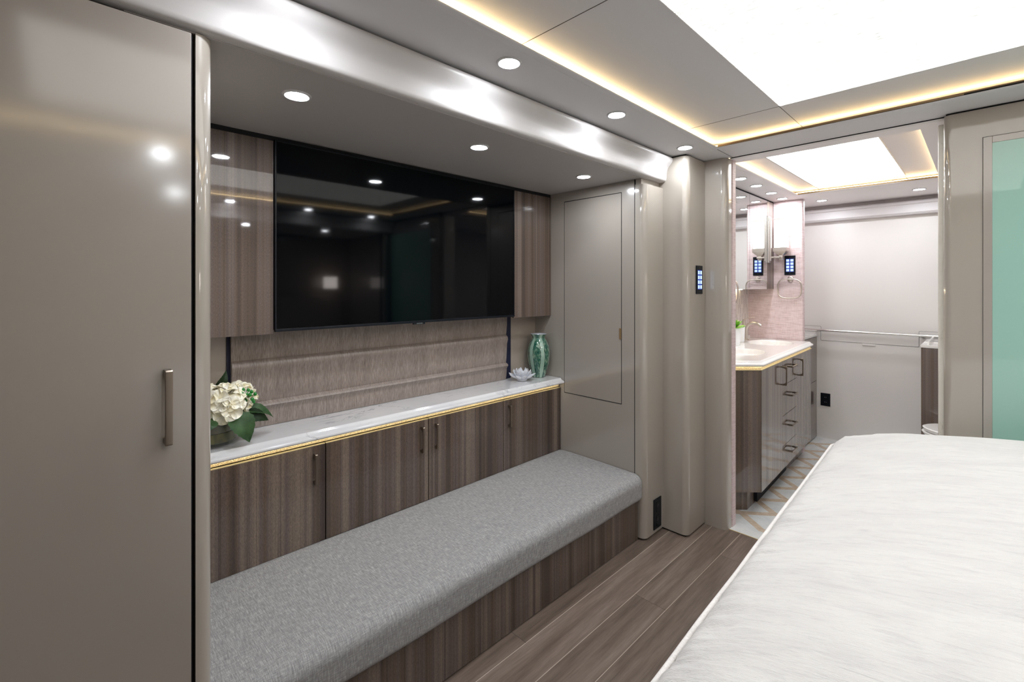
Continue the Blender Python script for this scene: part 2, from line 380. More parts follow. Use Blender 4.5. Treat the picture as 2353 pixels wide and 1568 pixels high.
def obj(name, bm, mats, parent=None, root=None, sharp=35, at=None):
    """link bm (world coordinates) as ONE mesh object, moved into its thing's space"""
    finish_bm(bm, sharp)
    me = bpy.data.meshes.new(name)
    big = len(bm.verts) > 9000
    cos_a = math.cos(math.radians(sharp)); bm.faces.ensure_lookup_table(); nrm = []
    if not big:
        area = [f.calc_area() for f in bm.faces]
        for f in bm.faces:
            for l in f.loops:
                acc = Vector((0, 0, 0))
                for g_2 in l.vert.link_faces:
                    if g_2 is f or g_2.normal.dot(f.normal) > cos_a: acc += g_2.normal * area[g_2.index]
                nrm.append(acc.normalized() if acc.length > 1e-12 else f.normal.copy())
    org = Vector((0, 0, 0))
    p = parent
    while p is not None: org += Vector(p.location); p = p.parent
    loc = Vector(at) - org if at is not None else Vector((0, 0, 0))
    if at is not None: org = Vector(at)
    for v in bm.verts: v.co -= org
    bm.faces.index_update(); bm.to_mesh(me); bm.free()
    if not big: me.normals_split_custom_set(nrm)
    o = bpy.data.objects.new(name, me); C.objects.link(o); o.location = loc
    for m in (mats if isinstance(mats, (list, tuple)) else [mats]): me.materials.append(M[m])
    if parent is not None: o.parent = parent
    return o

def thing(name, label, cat, loc=(0, 0, 0), group=None):
    o = bpy.data.objects.new(name, None); C.objects.link(o); o.location = loc; o.empty_display_size = 0.05
    o['label'] = label; o['category'] = cat
    if group: o['group'] = group
    return o
def tag(o, label, cat, group=None):
    o['label'] = label; o['category'] = cat
    if group: o['group'] = group
    return o
def struct(name, bm, mats, label=None, sharp=35):
    o = obj(name, bm, mats, sharp=sharp); o['kind'] = 'structure'
    if label: o['label'] = label
    return o
def B(): return bmesh.new()
def bx(*a, **k): return box(bmesh.new(), *a, **k)

def arc(cx, cy, r, a0, a1, n=8):
    return [(cx + r * math.cos(math.radians(a0 + (a1 - a0) * i / n)), cy + r * math.sin(math.radians(a0 + (a1 - a0) * i / n))) for i in range(n + 1)]

# ================================================================== SETTING
# floors
struct('floor', bx(-1.3, 2.665, -1.75, 2.1, -0.05, 0), 'planks', 'grey-brown wood plank floor of the bedroom')
struct('ceiling', bx(-1.3, 2.75, -1.75, 2.1, 2.116, 2.14), 'ceiling_panel', 'raised grey centre of the bedroom ceiling')

# perimeter soffit (bedroom): thin ledge with an opening, cove behind its lip
LY0, LY1, LX1, LX0 = -0.47, 0.957, 2.42, -0.95
b = B()
box(b, -1.3, 2.665, LY1, 1.30, 2.065, 2.0685)
box(b, LX1, 2.665, -0.75, LY1, 2.065, 2.068)
box(b, -1.3, LX1, -0.80, LY0, 2.065, 2.0685)
box(b, -1.3, LX0, LY0, LY1, 2.065, 2.0685)
struct('trim_1', b, 'ceiling_panel', 'lowered perimeter ledge of the bedroom ceiling')
b = B(); box(b, LX1, LX1 + 0.004, LY0, LY1 - 0.001, 2.066, 2.077); box(b, LX0 - .004, LX0, LY0, LY1, 2.066, 2.077)
struct('trim_2', b, 'bronze', 'bronze lip of the ceiling cove above the doorway')
b = B()
for y0, y1 in ((LY1 - 0.001, LY1 + 0.024),):
    prism(b, [(LY1, 2.0655), (LY1 + 0.004, 2.0628), (LY1 + 0.022, 2.0622), (LY1 + 0.030, 2.0652)], 'x', -1.3, 2.445)
prism(b, [(LX1, 2.0655), (LX1 + 0.004, 2.0628), (LX1 + 0.026, 2.0612), (LX1 + 0.07, 2.0652)], 'y', -0.75, LY1 + 0.0)
struct('trim_3', b, 'ceiling_panel', 'rounded padded edge of the ceiling cove')
# fine panel joints in the ceiling
b = B()
g_ = 0.0011
box(b, 2.189 - g_, 2.189 + g_, 0.605, 1.05, 2.1152, 2.1165)
box(b, 1.048 - g_, 1.048 + g_, 0.605, 1.05, 2.1152, 2.1165)
box(b, 2.18, 2.62, 0.607 - g_, 0.607 + g_, 2.1152, 2.1165)
box(b, 2.43, 2.665, LY1 + 0.012, LY1 + 0.0142, 2.0640, 2.0652)
box(b, -0.2 - g_, -0.2 + g_, 0.605, 1.05, 2.1152, 2.1165)
struct('trim_4', b, 'seam_grey', 'thin joints between the ceiling panels')

# alcove shell
YB = 2.035; XE = 2.211; XN = 0.2594
struct('wall_left', bx(XN - 0.1, 2.40, YB, YB + 0.04, 0, 2.1), 'wall_tan', 'tan back wall of the television alcove')
struct('wall_alcove_near', prism(B(), [(0.224, 1.26)] + [(0.224, 1.25)] + arc(XN - 0.035, 1.285, 0.035, -90, 0, 10) + [(XN, YB), (0.224, YB)], 'z', 0.0, 1.925), 'gloss_soft', 'rounded glossy greige post beside the tall wardrobe door')
b = B(); box(b, XE, 2.30, 1.311 + 0.0015, YB, 0, 1.925)
struct('wall_alcove_far', b, 'gloss', 'glossy greige end wall of the television alcove')
# post 1: panel strip + rounded post
r = 0.032
pts = [(XE, 1.3085)] + [(XE, 1.25 + r + 0.006)] + arc(XE + r, 1.25 + r, r, 180, 270, 12) + [(2.407, 1.25), (2.407, 1.3085)]
struct('trim_5', prism(B(), pts, 'z', 0.012, 1.897), 'gloss_soft', 'rounded greige post at the alcove end carrying the outlet')
struct('trim_6', bx(XE + 0.004, 2.407, 1.30, 1.315, 0, 1.925), 'dark_gap', 'dark joint behind the alcove post')
struct('trim_7', bx(XE + 0.001, 2.406, 1.272, 1.305, 1.897, 1.927), 'gloss_soft', 'recess above the alcove post')
# post 2
r = 0.032
pts = [(2.407, 1.33)] + arc(2.407 + r, 1.110 + r, r, 180, 270, 12) + [(2.630, 1.110), (2.630, 1.33)]
struct('trim_8', prism(B(), pts, 'z', 0.010, 2.056), 'gloss_soft', 'tall rounded greige post carrying the keypad')
struct('trim_9', bx(2.42, 2.62, 1.125, 1.33, 0.0, 2.065), 'dark_gap', 'dark reveal around the keypad post')
# post 3 (door jamb)
r = 0.034
pts = [(2.632, 1.33)] + [(2.632, 1.108)] + arc(2.632 + r, 0.990 + r, r, 180, 270, 12) + [(2.70, 0.990), (2.70, 1.33)]
struct('trim_10', prism(B(), pts, 'z', 0.0, 2.063), 'gloss_soft', 'rounded greige jamb at the left of the doorway')
pts = arc(2.705 + .03, 0.988 + .012, .012, 180, 270, 5) + [(2.755, 0.988), (2.755, 1.60), (2.702, 1.60), (2.702, 1.0)]
struct('wall_bath_near', prism(B(), [(2.702, 0.992), (2.708, 0.986), (2.752, 0.986), (2.756, 0.99), (2.756, 1.60), (2.702, 1.60)], 'z', 0.0, 2.065), 'pink', 'edge of the pink papered bathroom wall')
struct('wall_filler', bx(2.40, 2.70, 1.33, YB, 0, 2.1), 'gloss')
# valance
prof = [(1.192, 2.054), (1.1905, 2.046), (1.193, 2.036), (1.200, 2.026), (1.211, 2.014), (1.2195, 2.002), (1.2245, 1.988), (1.227, 1.965), (1.228, 1.945), (1.230, 1.937), (1.236, 1.931), (1.246, 1.929), (1.262, 1.9285), (1.30, 1.9285), (1.30, 2.054)]
struct('trim_11', prism(B(), prof, 'x', -1.25, 2.405), 'leather', 'curved pearl grey padded valance over the alcove', sharp=40)
struct('trim_12', bx(-1.3, 2.66, 1.24, 1.32, 2.054, 2.066), 'dark_gap', 'shadow gap above the valance')
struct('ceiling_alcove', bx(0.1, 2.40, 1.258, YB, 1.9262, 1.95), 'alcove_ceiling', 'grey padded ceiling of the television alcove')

# right-hand panel and glazed door
XP = 2.62
r = 0.026
pts = [(2.66, 0.116)] + arc(XP + r, 0.116 - r, r, 90, 180, 8) + [(XP, -0.80), (2.66, -0.80)]
struct('wall_right_panel', prism(B(), pts, 'z', 0.0, 2.0585, bev=0.006), 'gloss_soft', 'glossy greige wall panel right of the doorway')
struct('trim_13', bx(2.632, 2.665, -0.80, 0.108, 2.050, 2.066), 'dark_gap', 'dark gap above the right wall panel')
struct('trim_14', bx(2.664, 2.668, 0.112, 0.985, 2.0612, 2.0665), 'dark_gap', 'dark sliding track over the doorway')
struct('trim_15', bx(2.668, 2.70, 0.112, 0.985, 2.0605, 2.07), 'white_trim', 'pale head of the doorway')
struct('trim_16', bx(2.666, 2.79, 0.108, 0.134, 0.0, 2.036, bev=0.004), 'marble_cream', 'cream marble edge right of the doorway')
struct('trim_17', bx(2.6645, 2.668, 0.12, 0.99, 0.0, 0.0025), 'gold_edge', 'slim brass threshold strip')
d1 = bpy.data.objects.new('door_1', None); C.objects.link(d1); d1.location = (XP, -0.4, 0); d1['kind'] = 'structure'; d1['label'] = 'greige framed door with mint glass pane'
b = B(); f0, f1, zt, zb = -0.80, 0.0, 1.941, 0.30
for (a0, a1, c0, c1) in ((-0.0255, 0.0, zb, zt), (-0.80, -0.7745, zb, zt), (-0.7745, -0.0255, zt - 0.0255, zt), (-0.7745, -0.0255, zb, zb + 0.0255)):
    box(b, XP - 0.004, XP + 0.01, a0, a1, c0, c1, bev=0.0015)
obj('frame', b, 'gloss', d1)
obj('pane', bx(XP - 0.0022, XP - 0.0009, -0.7745, -0.0256, zb + 0.0256, zt - 0.0256), 'mint', d1)
obj('joint', bx(XP - 0.0008, XP - 0.0001, -0.80, 0.0018, zb - 0.002, zt + 0.002), 'seam_grey', d1)

# enclosure behind the camera and over the bed
struct('wall_back', bx(-1.34, -1.3, -1.75, 2.1, 0, 2.14), 'gloss', 'greige rear wall of the bedroom')
b = B(); box(b, 0.0, 2.56, -1.62, -1.58, 0, 1.95)
struct('wall_right', b, 'wall_tan', 'headboard wall on the bed side')
struct('wall_right_far', box(bx(2.52, 2.56, -1.6, -0.76, 0, 1.95), 2.52, 2.70, -0.84, -0.801, 0, 2.14), 'gloss', 'greige return of the bed alcove beside the mint glass door')
struct('wall_right_near', box(bx(0.0, 0.04, -1.6, -0.76, 0, 1.95), -1.3, 0.0, -0.80, -0.76, 0, 2.14), 'gloss', 'greige return of the bed alcove at the rear')
struct('wall_right_top', bx(-1.3, 2.7, -0.81, -0.79, 2.069, 2.115), 'gloss')
pr2 = [(0.5 - y, z) for y, z in prof]
struct('trim_18', prism(B(), pr2, 'x', -1.25, 2.615), 'leather', 'curved pearl grey padded valance over the bed')
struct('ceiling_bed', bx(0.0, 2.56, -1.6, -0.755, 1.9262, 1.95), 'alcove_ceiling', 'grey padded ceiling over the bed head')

# ---------------------------------------------------------------- bathroom shell
XB = 4.885; XK = 4.32
t_ = B()
box(t_, 2.668, XB, -0.9, 1.6, -0.05, 0.0)
# hexagon lattice of beige strips, set flush in the white glass tile
def strip(bm, p, q, wd, z0=-0.0005, z1=0.0006, mi=1):
    p = Vector(p); q = Vector(q); d = (q - p).normalized(); n = Vector((-d.y, d.x))
    P4 = [p + n * wd / 2 - d * wd * .3, q + n * wd / 2 + d * wd * .3, q - n * wd / 2 + d * wd * .3, p - n * wd / 2 - d * wd * .3]
    prism(bm, [(a.x, a.y) for a in P4], 'z', z0, z1, mi=mi)
def inside(p): return 2.69 < p.x < XB - .015 and -0.5 < p.y < 1.30
NS = [0]
for j in range(-4, 2):
    for k in range(-3, 10):
        Av = Vector((2.913 + .247 * k + .12 * (j % 2), 1.012 + .32 * j)); Bv0 = Av + Vector((-.128, -.150)); Bv1 = Av + Vector((.121, -.150))
        d1 = (Bv1 - Av).normalized()
        for p, q in ((Av, Bv0), (Av - d1 * .085, Bv1 + d1 * .03), (Bv0, Bv0 + Vector((0.01, -.15)))):
            if inside(p) and inside(q): NS[0] += 1; strip(t_, p, q, 0.040, z1=0.0006 + 0.00007 * (NS[0] % 7))
o = obj('floor', t_, ['tile_white', 'tile_wood']); o['kind'] = 'structure'; o['label'] = 'bathroom floor of white glass and beige wood-look tile'
# caulk line

struct('ceiling', bx(2.72, XB + .05, -0.9, 1.6, 2.116, 2.14), 'bath_ceiling', 'raised centre of the bathroom ceiling')
b = B(); cx0, cx1, cy0, cy1 = 2.80, 4.115, 0.20, 1.012
box(b, 2.70, cx0, -0.9, 1.6, 2.065, 2.0685); box(b, cx1, XB, -0.9, 1.6, 2.065, 2.068)
box(b, cx0, cx1, cy1, 1.6, 2.065, 2.0685); box(b, cx0, cx1, -0.9, cy0, 2.065, 2.0685)
prism(b, [(cy1, 2.0655), (cy1 + 0.004, 2.0628), (cy1 + 0.022, 2.0622), (cy1 + 0.030, 2.0652)], 'x', 2.7, cx1)
prism(b, [(cx1, 2.0655), (cx1 + 0.004, 2.0628), (cx1 + 0.026, 2.0612), (cx1 + 0.07, 2.0652)], 'y', -0.75, cy1)
struct('trim_19', b, 'bath_ceiling', 'lowered ledge around the bathroom ceiling')
struct('trim_20', bx(cx1, cx1 + 0.004, cy0, cy1, 2.066, 2.077), 'bronze', 'bronze lip of the bathroom ceiling cove')
b = B(); box(b, 4.19, 4.192, 0.36, 0.90, 2.1152, 2.1165); box(b, 4.19, 4.4, 0.904, 0.906, 2.1152, 2.1165); box(b, 4.19, 4.4, 0.376, 0.378, 2.1152, 2.1165)
box(b, 2.72, 4.4, 0.904, 0.9055, 2.1152, 2.1165)
struct('trim_21', b, 'seam_grey', 'thin joints in the bathroom ceiling')
struct('wall_bath_back', bx(XB, XB + 0.04, -0.9, 1.6, 0, 2.14), 'bath_wall', 'pale back wall of the bathroom')
struct('wall_bath_left', bx(2.70, XB, 1.44, 1.48, 0, 2.14), 'mosaic', 'stick mosaic backsplash wall of the bathroom')
struct('wall_bath_right', bx(2.70, XB, -0.94, -0.90, 0, 2.14), 'bath_wall', 'right wall of the bathroom')
struct('wall_bath_door', bx(2.67, 2.71, -0.94, 0.109, 0, 2.14), 'bath_wall', 'bathroom side of the right wall panel')
pts = [(XK, 1.44)] + arc(XK + 0.015, 1.024 + 0.015, 0.015, 180, 270, 6) + arc(XK + 0.045, 1.024 + 0.015, 0.015, 270, 360, 6) + [(XK + 0.06, 1.44)]
struct('wall_partition', prism(B(), pts, 'z', 0, 2.065), 'pink', 'pink papered partition beyond the basins')
# shade cassette on back wall
b = B(); prism(b, [(XB, 1.925), (4.83, 1.925), (4.815, 1.94), (4.815, 2.0), (4.805, 2.008), (4.803, 2.018), (4.81, 2.028), (4.83, 2.035), (XB, 2.036)], 'y', -0.9, 1.44)
o = obj('shade_cassette', b, 'bath_shade'); tag(o, 'pale shade cassette across the top of the bathroom back wall', 'valance')

# ================================================================== LIGHTS
def light_panel(x0, x1, y0, y1, label, mat='panel_light'):
    t = thing('ceiling_light_panel', label, 'ceiling light', ((x0 + x1) / 2, (y0 + y1) / 2, 2.11), None)
    obj('diffuser', bx(x0 + .004, x1 - .004, y0 + .004, y1 - .004, 2.1075, 2.1158), mat, t)
    b = B()
    box(b, x0, x1, y0, y0 + .004, 2.109, 2.1165); box(b, x0, x1, y1 - .004, y1, 2.109, 2.1165)
    box(b, x0, x0 + .004, y0, y1, 2.109, 2.1165); box(b, x1 - .004, x1, y0, y1, 2.109, 2.1165)
    obj('frame', b, 'white_trim', t)
light_panel(-0.08, 2.167, -0.20, 0.602, 'large glowing fabric ceiling panel above the white bed')
light_panel(2.86, 4.135, 0.370, 0.895, 'smaller glowing fabric ceiling panel in the bathroom', 'panel_light_bath')

def led(x0, x1, y0, y1, z0, z1, label, mat='led_warm', cat='light strip'):
    b = bx(x0, x1, y0, y1, z0, 2.096); box(b, x0, x1, y0, y1, 2.096, 2.100, mi=1)
    o = obj('light_strip', b, ['white_trim', mat], at=((x0 + x1) / 2, (y0 + y1) / 2, z0)); tag(o, label, cat)
led(LX0, 2.50, 1.008, 1.016, 2.0690, 2.074, 'warm cove light strip along the ceiling edge above the downlights')
led(2.500, 2.508, LY0, 1.0, 2.0690, 2.074, 'warm cove light strip along the ceiling edge over the doorway')
led(LX0, 2.50, LY0 - .058, LY0 - .05, 2.0690, 2.074, 'warm cove light strip along the ceiling edge on the bed side')
led(cx0, 4.2, cy1 + .045, cy1 + .053, 2.0690, 2.074, 'warm cove light strip on the basin side of the bathroom ceiling')
led(4.225, 4.233, cy0, cy1 + .04, 2.0690, 2.074, 'warm cove light strip at the far end of the bathroom ceiling')
led(cx0, 4.2, cy0 - .02, cy0 - .012, 2.0690, 2.074, 'warm cove light strip on the right side of the bathroom ceiling')

def downlight(x, y, z, label, group, rr=0.030):
    t = thing('downlight', label, 'downlight', (x, y, z), group)
    lathe_b = lathe(B(), [(rr * 1.02, 0.0), (rr * 1.04, -0.003), (rr * 1.14, -0.005), (rr * 1.30, -0.004), (rr * 1.36, -0.0015), (rr * 1.37, 0.0)], (x, y, z), 36)
    obj('trim_ring', lathe_b, 'lens_rim', t)
    obj('lens', lathe(B(), [(0, -0.0035), (rr * 1.02, -0.003), (rr * 1.02, -0.0002)], (x, y, z), 32), 'down_light', t)
for k, (x, y) in enumerate(((0.515, 1.447), (1.24, 1.455), (1.962, 1.462))):
    downlight(x, y, 1.9262, ('recessed downlight in the alcove ceiling nearest the wardrobe door', 'recessed downlight in the alcove ceiling above the television, middle of three', 'recessed downlight in the alcove ceiling nearest the greige end wall')[k], 'downlights in the alcove ceiling')
for k, (x, y) in enumerate(((1.028, 1.059), (1.657, 1.066), (2.298, 1.072))):
    downlight(x, y, 2.065, ('recessed downlight between valance and cove, nearest and largest', 'recessed downlight between valance and cove, middle of three', 'recessed downlight just above the keypad post')[k], 'downlights between valance and cove')
downlight(0.40, 1.055, 2.065, 'recessed downlight between valance and cove above the wardrobe, outside the picture', 'downlights between valance and cove')
for k, x in enumerate((0.40, 1.03, 1.66, 2.29)):
    downlight(x, -0.60, 2.065, 'recessed downlight on the bed side of the ceiling, number %s from the rear wall' % ('one', 'two', 'three', 'four')[k], 'downlights on the bed side')
for k, x in enumerate((0.515, 1.24, 1.962)):
    downlight(x, -0.955, 1.9262, 'recessed downlight over the bed head, %s' % ('nearest the rear wall', 'above the middle of the bed', 'nearest the mint glass door')[k], 'downlights over the bed head')
for k, (x, y) in enumerate(((3.219, 1.124), (3.523, 1.123), (3.879, 1.13), (4.19, 1.14))):
    downlight(x, y, 2.065, ('bathroom downlight over the basins nearest the doorway', 'bathroom downlight over the basins, second from the doorway', 'bathroom downlight over the basins, third from the doorway', 'bathroom downlight over the basins touching the pink wall')[k], 'downlights over the basins')
downlight(4.517, 0.937, 2.065, 'bathroom downlight by the back wall, just right of the pink wall', 'downlights by the bathroom back wall')
downlight(4.499, 0.328, 2.065, 'bathroom downlight by the back wall, nearest the marble edge', 'downlights by the bathroom back wall')

# ================================================================== FITTINGS AND FURNITURE
def pull(parent, x, y, z, L, out=0.026, wd=0.011, horiz=False, mat='nickel_dark', name='handle', ny=-1.0, q=.70, k=0.013):
    """bow pull on a face looking towards -y; flared feet, straight bar"""
    h = L / 2
    side = [(-h, 0), (-h, out)] + [(h, out), (h, 0), (h - k, 0)]
    inner = [(h - k - 0.002, out * .35), (h - k - 0.008, out * q * .9), (h - k - 0.016, out * q)]
    inner2 = [(-(h - k - 0.016), out * q), (-(h - k - 0.008), out * q * .9), (-(h - k - 0.002), out * .35), (-(h - k), 0)]
    poly = [(-h, 0), (-h - 0.0, out * .9), (-h + 0.003, out), (h - 0.003, out), (h, out * .9), (h, 0), (h - k, 0)] + inner + inner2
    bm = B()
    if horiz:
        prism(bm, [(x + a, y + ny * b_) for a, b_ in poly], 'z', z - wd / 2, z + wd / 2, bev=0.0012)
    else:
        t = B(); prism(t, poly, 'x', -wd / 2, wd / 2, bev=0.0012)
        for v in t.verts: v.co = Vector((x + v.co.x, y + ny * v.co.z, z + v.co.y))
        bmesh.ops.recalc_face_normals(t, faces=t.faces[:]); append(bm, t)
    return obj(name, bm, mat, parent)

# wardrobe at far left
wd = thing('wardrobe', 'tall glossy greige wardrobe with slim nickel handle at far left', 'wardrobe', (-0.1, 1.26, 0))
obj('body', bx(-0.60, 0.2190, 1.256, 1.75, 0.0, 1.92), 'dark_gap', wd)
dr = obj('door', bx(-0.56, 0.2135, 1.235, 1.254, 0.03, 1.915, bev=0.0015), 'gloss', wd)
pull(dr, 0.1700, 1.235, 1.092, 0.160, out=0.026, wd=0.0135)
wd2 = thing('wardrobe', 'second greige wardrobe door left of the handled one, outside the picture', 'wardrobe', (-0.95, 1.26, 0))
obj('body', bx(-1.29, -0.60, 1.256, 1.75, 0.0, 1.92), 'dark_gap', wd2)
dr = obj('door', bx(-1.29, -0.566, 1.235, 1.254, 0.03, 1.915, bev=0.0015), 'gloss', wd2)

# access panel in the alcove end wall
ap = thing('access_panel', 'flush rectangular greige hatch in the alcove end wall', 'wall hatch', (XE, 1.59, 0.705))
b = B(); box(b, XE - 0.0006, XE + 0.001, 1.392 - .0018, 1.792 + .0018, 0.705 - .0022, 1.8665 + .0022)
obj('joint', b, 'dark_gap', ap)
obj('panel', bx(XE - 0.0014, XE + 0.0008, 1.3938, 1.7902, 0.7072, 1.8643), 'gloss', ap)
obj('latch', bx(XE - 0.006, XE, 1.392, 1.404, 1.061, 1.121, bev=0.001), 'bronze', ap)
o = obj('joint_strip', bx(XE - 0.0004, XE + 0.02, 1.3095, 1.3125, 0.34, 1.925), 'dark_gap'); o['kind'] = 'structure'; o.name = 'trim_22'

# television
tv = thing('television', 'large flat black television between the two upper cabinets', 'television', (1.234, 1.92, 1.176))
obj('body', bx(0.597, 1.872, 1.893, 1.985, 1.182, 1.908, bev=0.003), 'black_plastic', tv)
b = B(); X0, X1, Z0, Z1 = 0.592, 1.877, 1.177, 1.911
box(b, X0, X0 + 0.006, 1.888, 1.90, Z0, Z1, bev=.001); box(b, X1 - .006, X1, 1.888, 1.90, Z0, Z1, bev=.001)
box(b, X0, X1, 1.888, 1.90, Z1 - .006, Z1, bev=.001); box(b, X0, X1, 1.886, 1.90, Z0, Z0 + 0.011, bev=.002)
obj('bezel', b, 'black_plastic', tv)
obj('screen', bx(X0 + .005, X1 - .005, 1.890, 1.897, Z0 + .009, Z1 - .005), 'screen', tv)
obj('sensor_tab', bx(1.203, 1.268, 1.887, 1.897, 1.1705, 1.178, bev=.001), 'black_plastic', tv)
fc = bpy.data.curves.new('logo', 'FONT'); fc.body = 'SAMSUNG'; fc.size = 0.0065; fc.align_x = 'CENTER'; fc.align_y = 'CENTER'; fc.extrude = 0.0002; fc.space_character = 1.15
fo = bpy.data.objects.new('tmp', fc); C.objects.link(fo)
dg = bpy.context.evaluated_depsgraph_get(); me = bpy.data.meshes.new_from_object(fo.evaluated_get(dg)); bpy.data.objects.remove(fo)
lo = bpy.data.objects.new('logo', me); C.objects.link(lo); lo.parent = tv; me.materials.clear(); me.materials.append(M['logo_silver'])
lo.rotation_euler = (PI / 2, 0, 0); lo.location = Vector((1.236, 1.8865, 1.1745)) - Vector(tv.location)

# upper cabinets
uc = thing('wall_cabinet', 'grey-brown wood-grain upper cabinet left of the television', 'cabinet', (0.43, 1.97, 1.169))
obj('body', bx(XN + .002, 0.588, 1.912, YB, 1.171, 1.905), 'wood', uc)
obj('door', bx(XN + .002, 0.590, 1.900, 1.911, 1.169, 1.907, bev=.001), 'wood_gloss', uc)
uc = thing('wall_cabinet', 'grey-brown wood-grain upper cabinet right of the television', 'cabinet', (2.05, 1.97, 1.169))
obj('body', bx(1.901, XE - .001, 1.912, YB, 1.171, 1.905), 'wood', uc)
obj('door', bx(1.881, XE - .0015, 1.900, 1.911, 1.169, 1.907, bev=.001), 'wood_gloss', uc)
struct('trim_23', bx(XN, XE, 1.905, YB, 1.9075, 1.9265), 'dark_gap', 'black gap above the television and upper cabinets')

# roman shade
rs = thing('roman_shade', 'taupe pleated fabric shade hanging below the television', 'window shade', (1.19, 2.03, 0.79))
def shade_sheet():
    bm = bmesh.new(); zs = []
    folds = [(0.792, 0.893), (0.893, 1.062), (1.062, 1.23)]
    for z0, z1 in folds:
        for k in range(13):
            f = k / 12.0
            bul = 0.006 + 0.017 * math.exp(-((f - 0.86) / 0.13) ** 2) * (1.0 if z0 < .85 else .75) + 0.006 * math.sin(PI * f)
            if f > 0.97: bul = 0.004
            zs.append((z0 + (z1 - z0) * f, bul))
    nx = 60; g = []
    for z, bl in zs:
        g.append([bm.verts.new((0.474 + (1.934 - 0.474) * i / nx + 0.010 * (1.17 - z) * (1 if i == 0 else -1 if i == nx else 0), 2.022 - bl - 0.0025 * noise.noise(Vector((i * .22, z * 14, 0))), z)) for i in range(nx + 1)])
    for a, c in zip(g, g[1:]):
        for i in range(nx): bm.faces.new((a[i], a[i + 1], c[i + 1], c[i]))
    bmesh.ops.recalc_face_normals(bm, faces=bm.faces[:])
    r_ = bmesh.ops.extrude_face_region(bm, geom=bm.faces[:])
    for v in [e for e in r_['geom'] if isinstance(e, bmesh.types.BMVert)]: v.co.y = 2.026
    bmesh.ops.recalc_face_normals(bm, faces=bm.faces[:])
    return bm
obj('folded_fabric', shade_sheet(), 'shade', rs, sharp=50)
obj('navy_lining', bx(0.463, 1.982, 2.0275, 2.034, 0.792, 1.23), 'navy', rs)

# sideboard under the counter
sb = thing('sideboard', 'low grey-brown wood-grain cabinet with four doors behind the bench', 'cabinet', (1.2, 1.93, 0.35))
obj('body', bx(XN + .001, XE - .001, 1.840, YB - .03, 0.0, 0.738), 'dark_gap', sb)
edges = [0.30, 0.757, 1.242, 1.724, XE - .001]
hx = [0.714, 1.203, 1.281, 1.764]
for k in range(4):
    a, c = edges[k] + (0.0022 if k else -0.04), edges[k + 1] - 0.0022
    d = obj('door', bx(a, c, 1.820, 1.838, 0.352, 0.731, bev=.0008), 'wood', sb)
    obj('lit_door_top', bx(a, c, 1.8202, 1.8382, 0.7305, 0.7335), 'gold_edge', d)  # cream strip paints the under-counter light falling on the door top
    pull(d, hx[k], 1.820, 0.643, 0.118, out=0.022, wd=0.010)

ct = thing('countertop', 'white grey-veined quartz countertop with moulded edge under the television', 'countertop', (1.2, 1.9, 0.757))
prof_c = [(YB - .002, 0.757), (1.812, 0.757), (1.800, 0.7575), (1.7925, 0.760), (1.789, 0.765), (1.7895, 0.770), (1.793, 0.7745), (1.800, 0.7775), (1.806, 0.7795), (1.811, 0.7825), (1.8145, 0.787), (1.817, 0.7895), (1.822, 0.7905), (YB - .002, 0.7905)]
obj('slab', prism(B(), prof_c, 'x', XN + .001, XE - .006), 'marble', ct, sharp=26)
obj('gold_band', bx(XN + .001, XE - .012, 1.826, 1.836, 0.739, 0.757), 'gold', ct)
obj('light_strip', bx(XN + .01, XE - .02, 1.812, 1.818, 0.7568, 0.757), 'under_warm', ct)

# bench
bn = thing('bench', 'low wood-grain bench base running along the alcove floor', 'bench', (1.2, 1.5, 0))
obj('front_panel', bx(XN - .035, XE - 0.003, 1.290, 1.308, 0.004, 0.215, bev=.001), 'wood', bn)
obj('seat_board', bx(XN + .001, XE - 0.003, 1.308, 1.838, 0.17, 0.215), 'wood', bn)
obj('toe_shadow', bx(XN - .035, XE - 0.003, 1.294, 1.308, 0.0, 0.004), 'dark_gap', bn)
def cushion():
    bm = bmesh.new(); nx = 120
    sec = [(1.834, 0.2165)] + [(1.30, 0.2165)] + [(p[0], p[1]) for p in arc(1.262 + .026, 0.2165 + .026, .026, 270, 180, 5)] + [(1.262, 0.27), (1.262, 0.30)] + [(p[0], p[1]) for p in arc(1.262 + .045, 0.352 - .045, .045, 180, 90, 8)] + [(1.35, 0.3535), (1.45, 0.355), (1.60, 0.356), (1.75, 0.356), (1.80, 0.354), (1.823, 0.350)] + [(1.834, 0.34)]
    xs = [0.2600 + (XE - 0.004 - 0.2600) * i / nx for i in range(nx + 1)]
    rings = []
    for i, x in enumerate(xs):
        e = min(x - xs[0], xs[-1] - x); pinch = 0.012 * max(0, 1 - e / 0.02) ** 2
        ring = []
        for (y, z) in sec:
            nz = noise.noise(Vector((x * 1.7, y * 2, 0.3))) * 0.003
            nb = noise.noise(Vector((x * 3.1, 4.0, 1.3))) * 0.007 if z < .26 and y < 1.4 else 0
            cyy, czz = 1.55, .285
            ring.append(bm.verts.new((x, y + (cyy - y) * pinch, z + (nz if z > .3 else 0) + nb * (1 if z > .205 else 1) + (czz - z) * pinch * 3)))
        rings.append(ring)
    n = len(sec)
    for a, c in zip(rings, rings[1:]):
        for k in range(n): bm.faces.new((a[k], a[(k + 1) % n], c[(k + 1) % n], c[k]))
    bm.faces.new(rings[0]); bm.faces.new(rings[-1][::-1])
    bmesh.ops.recalc_face_normals(bm, faces=bm.faces[:])
    return bm
o = obj('bench_cushion', cushion(), 'linen', at=(1.2, 1.55, 0.215), sharp=55); tag(o, 'long grey linen seat cushion lying on the bench', 'cushion')

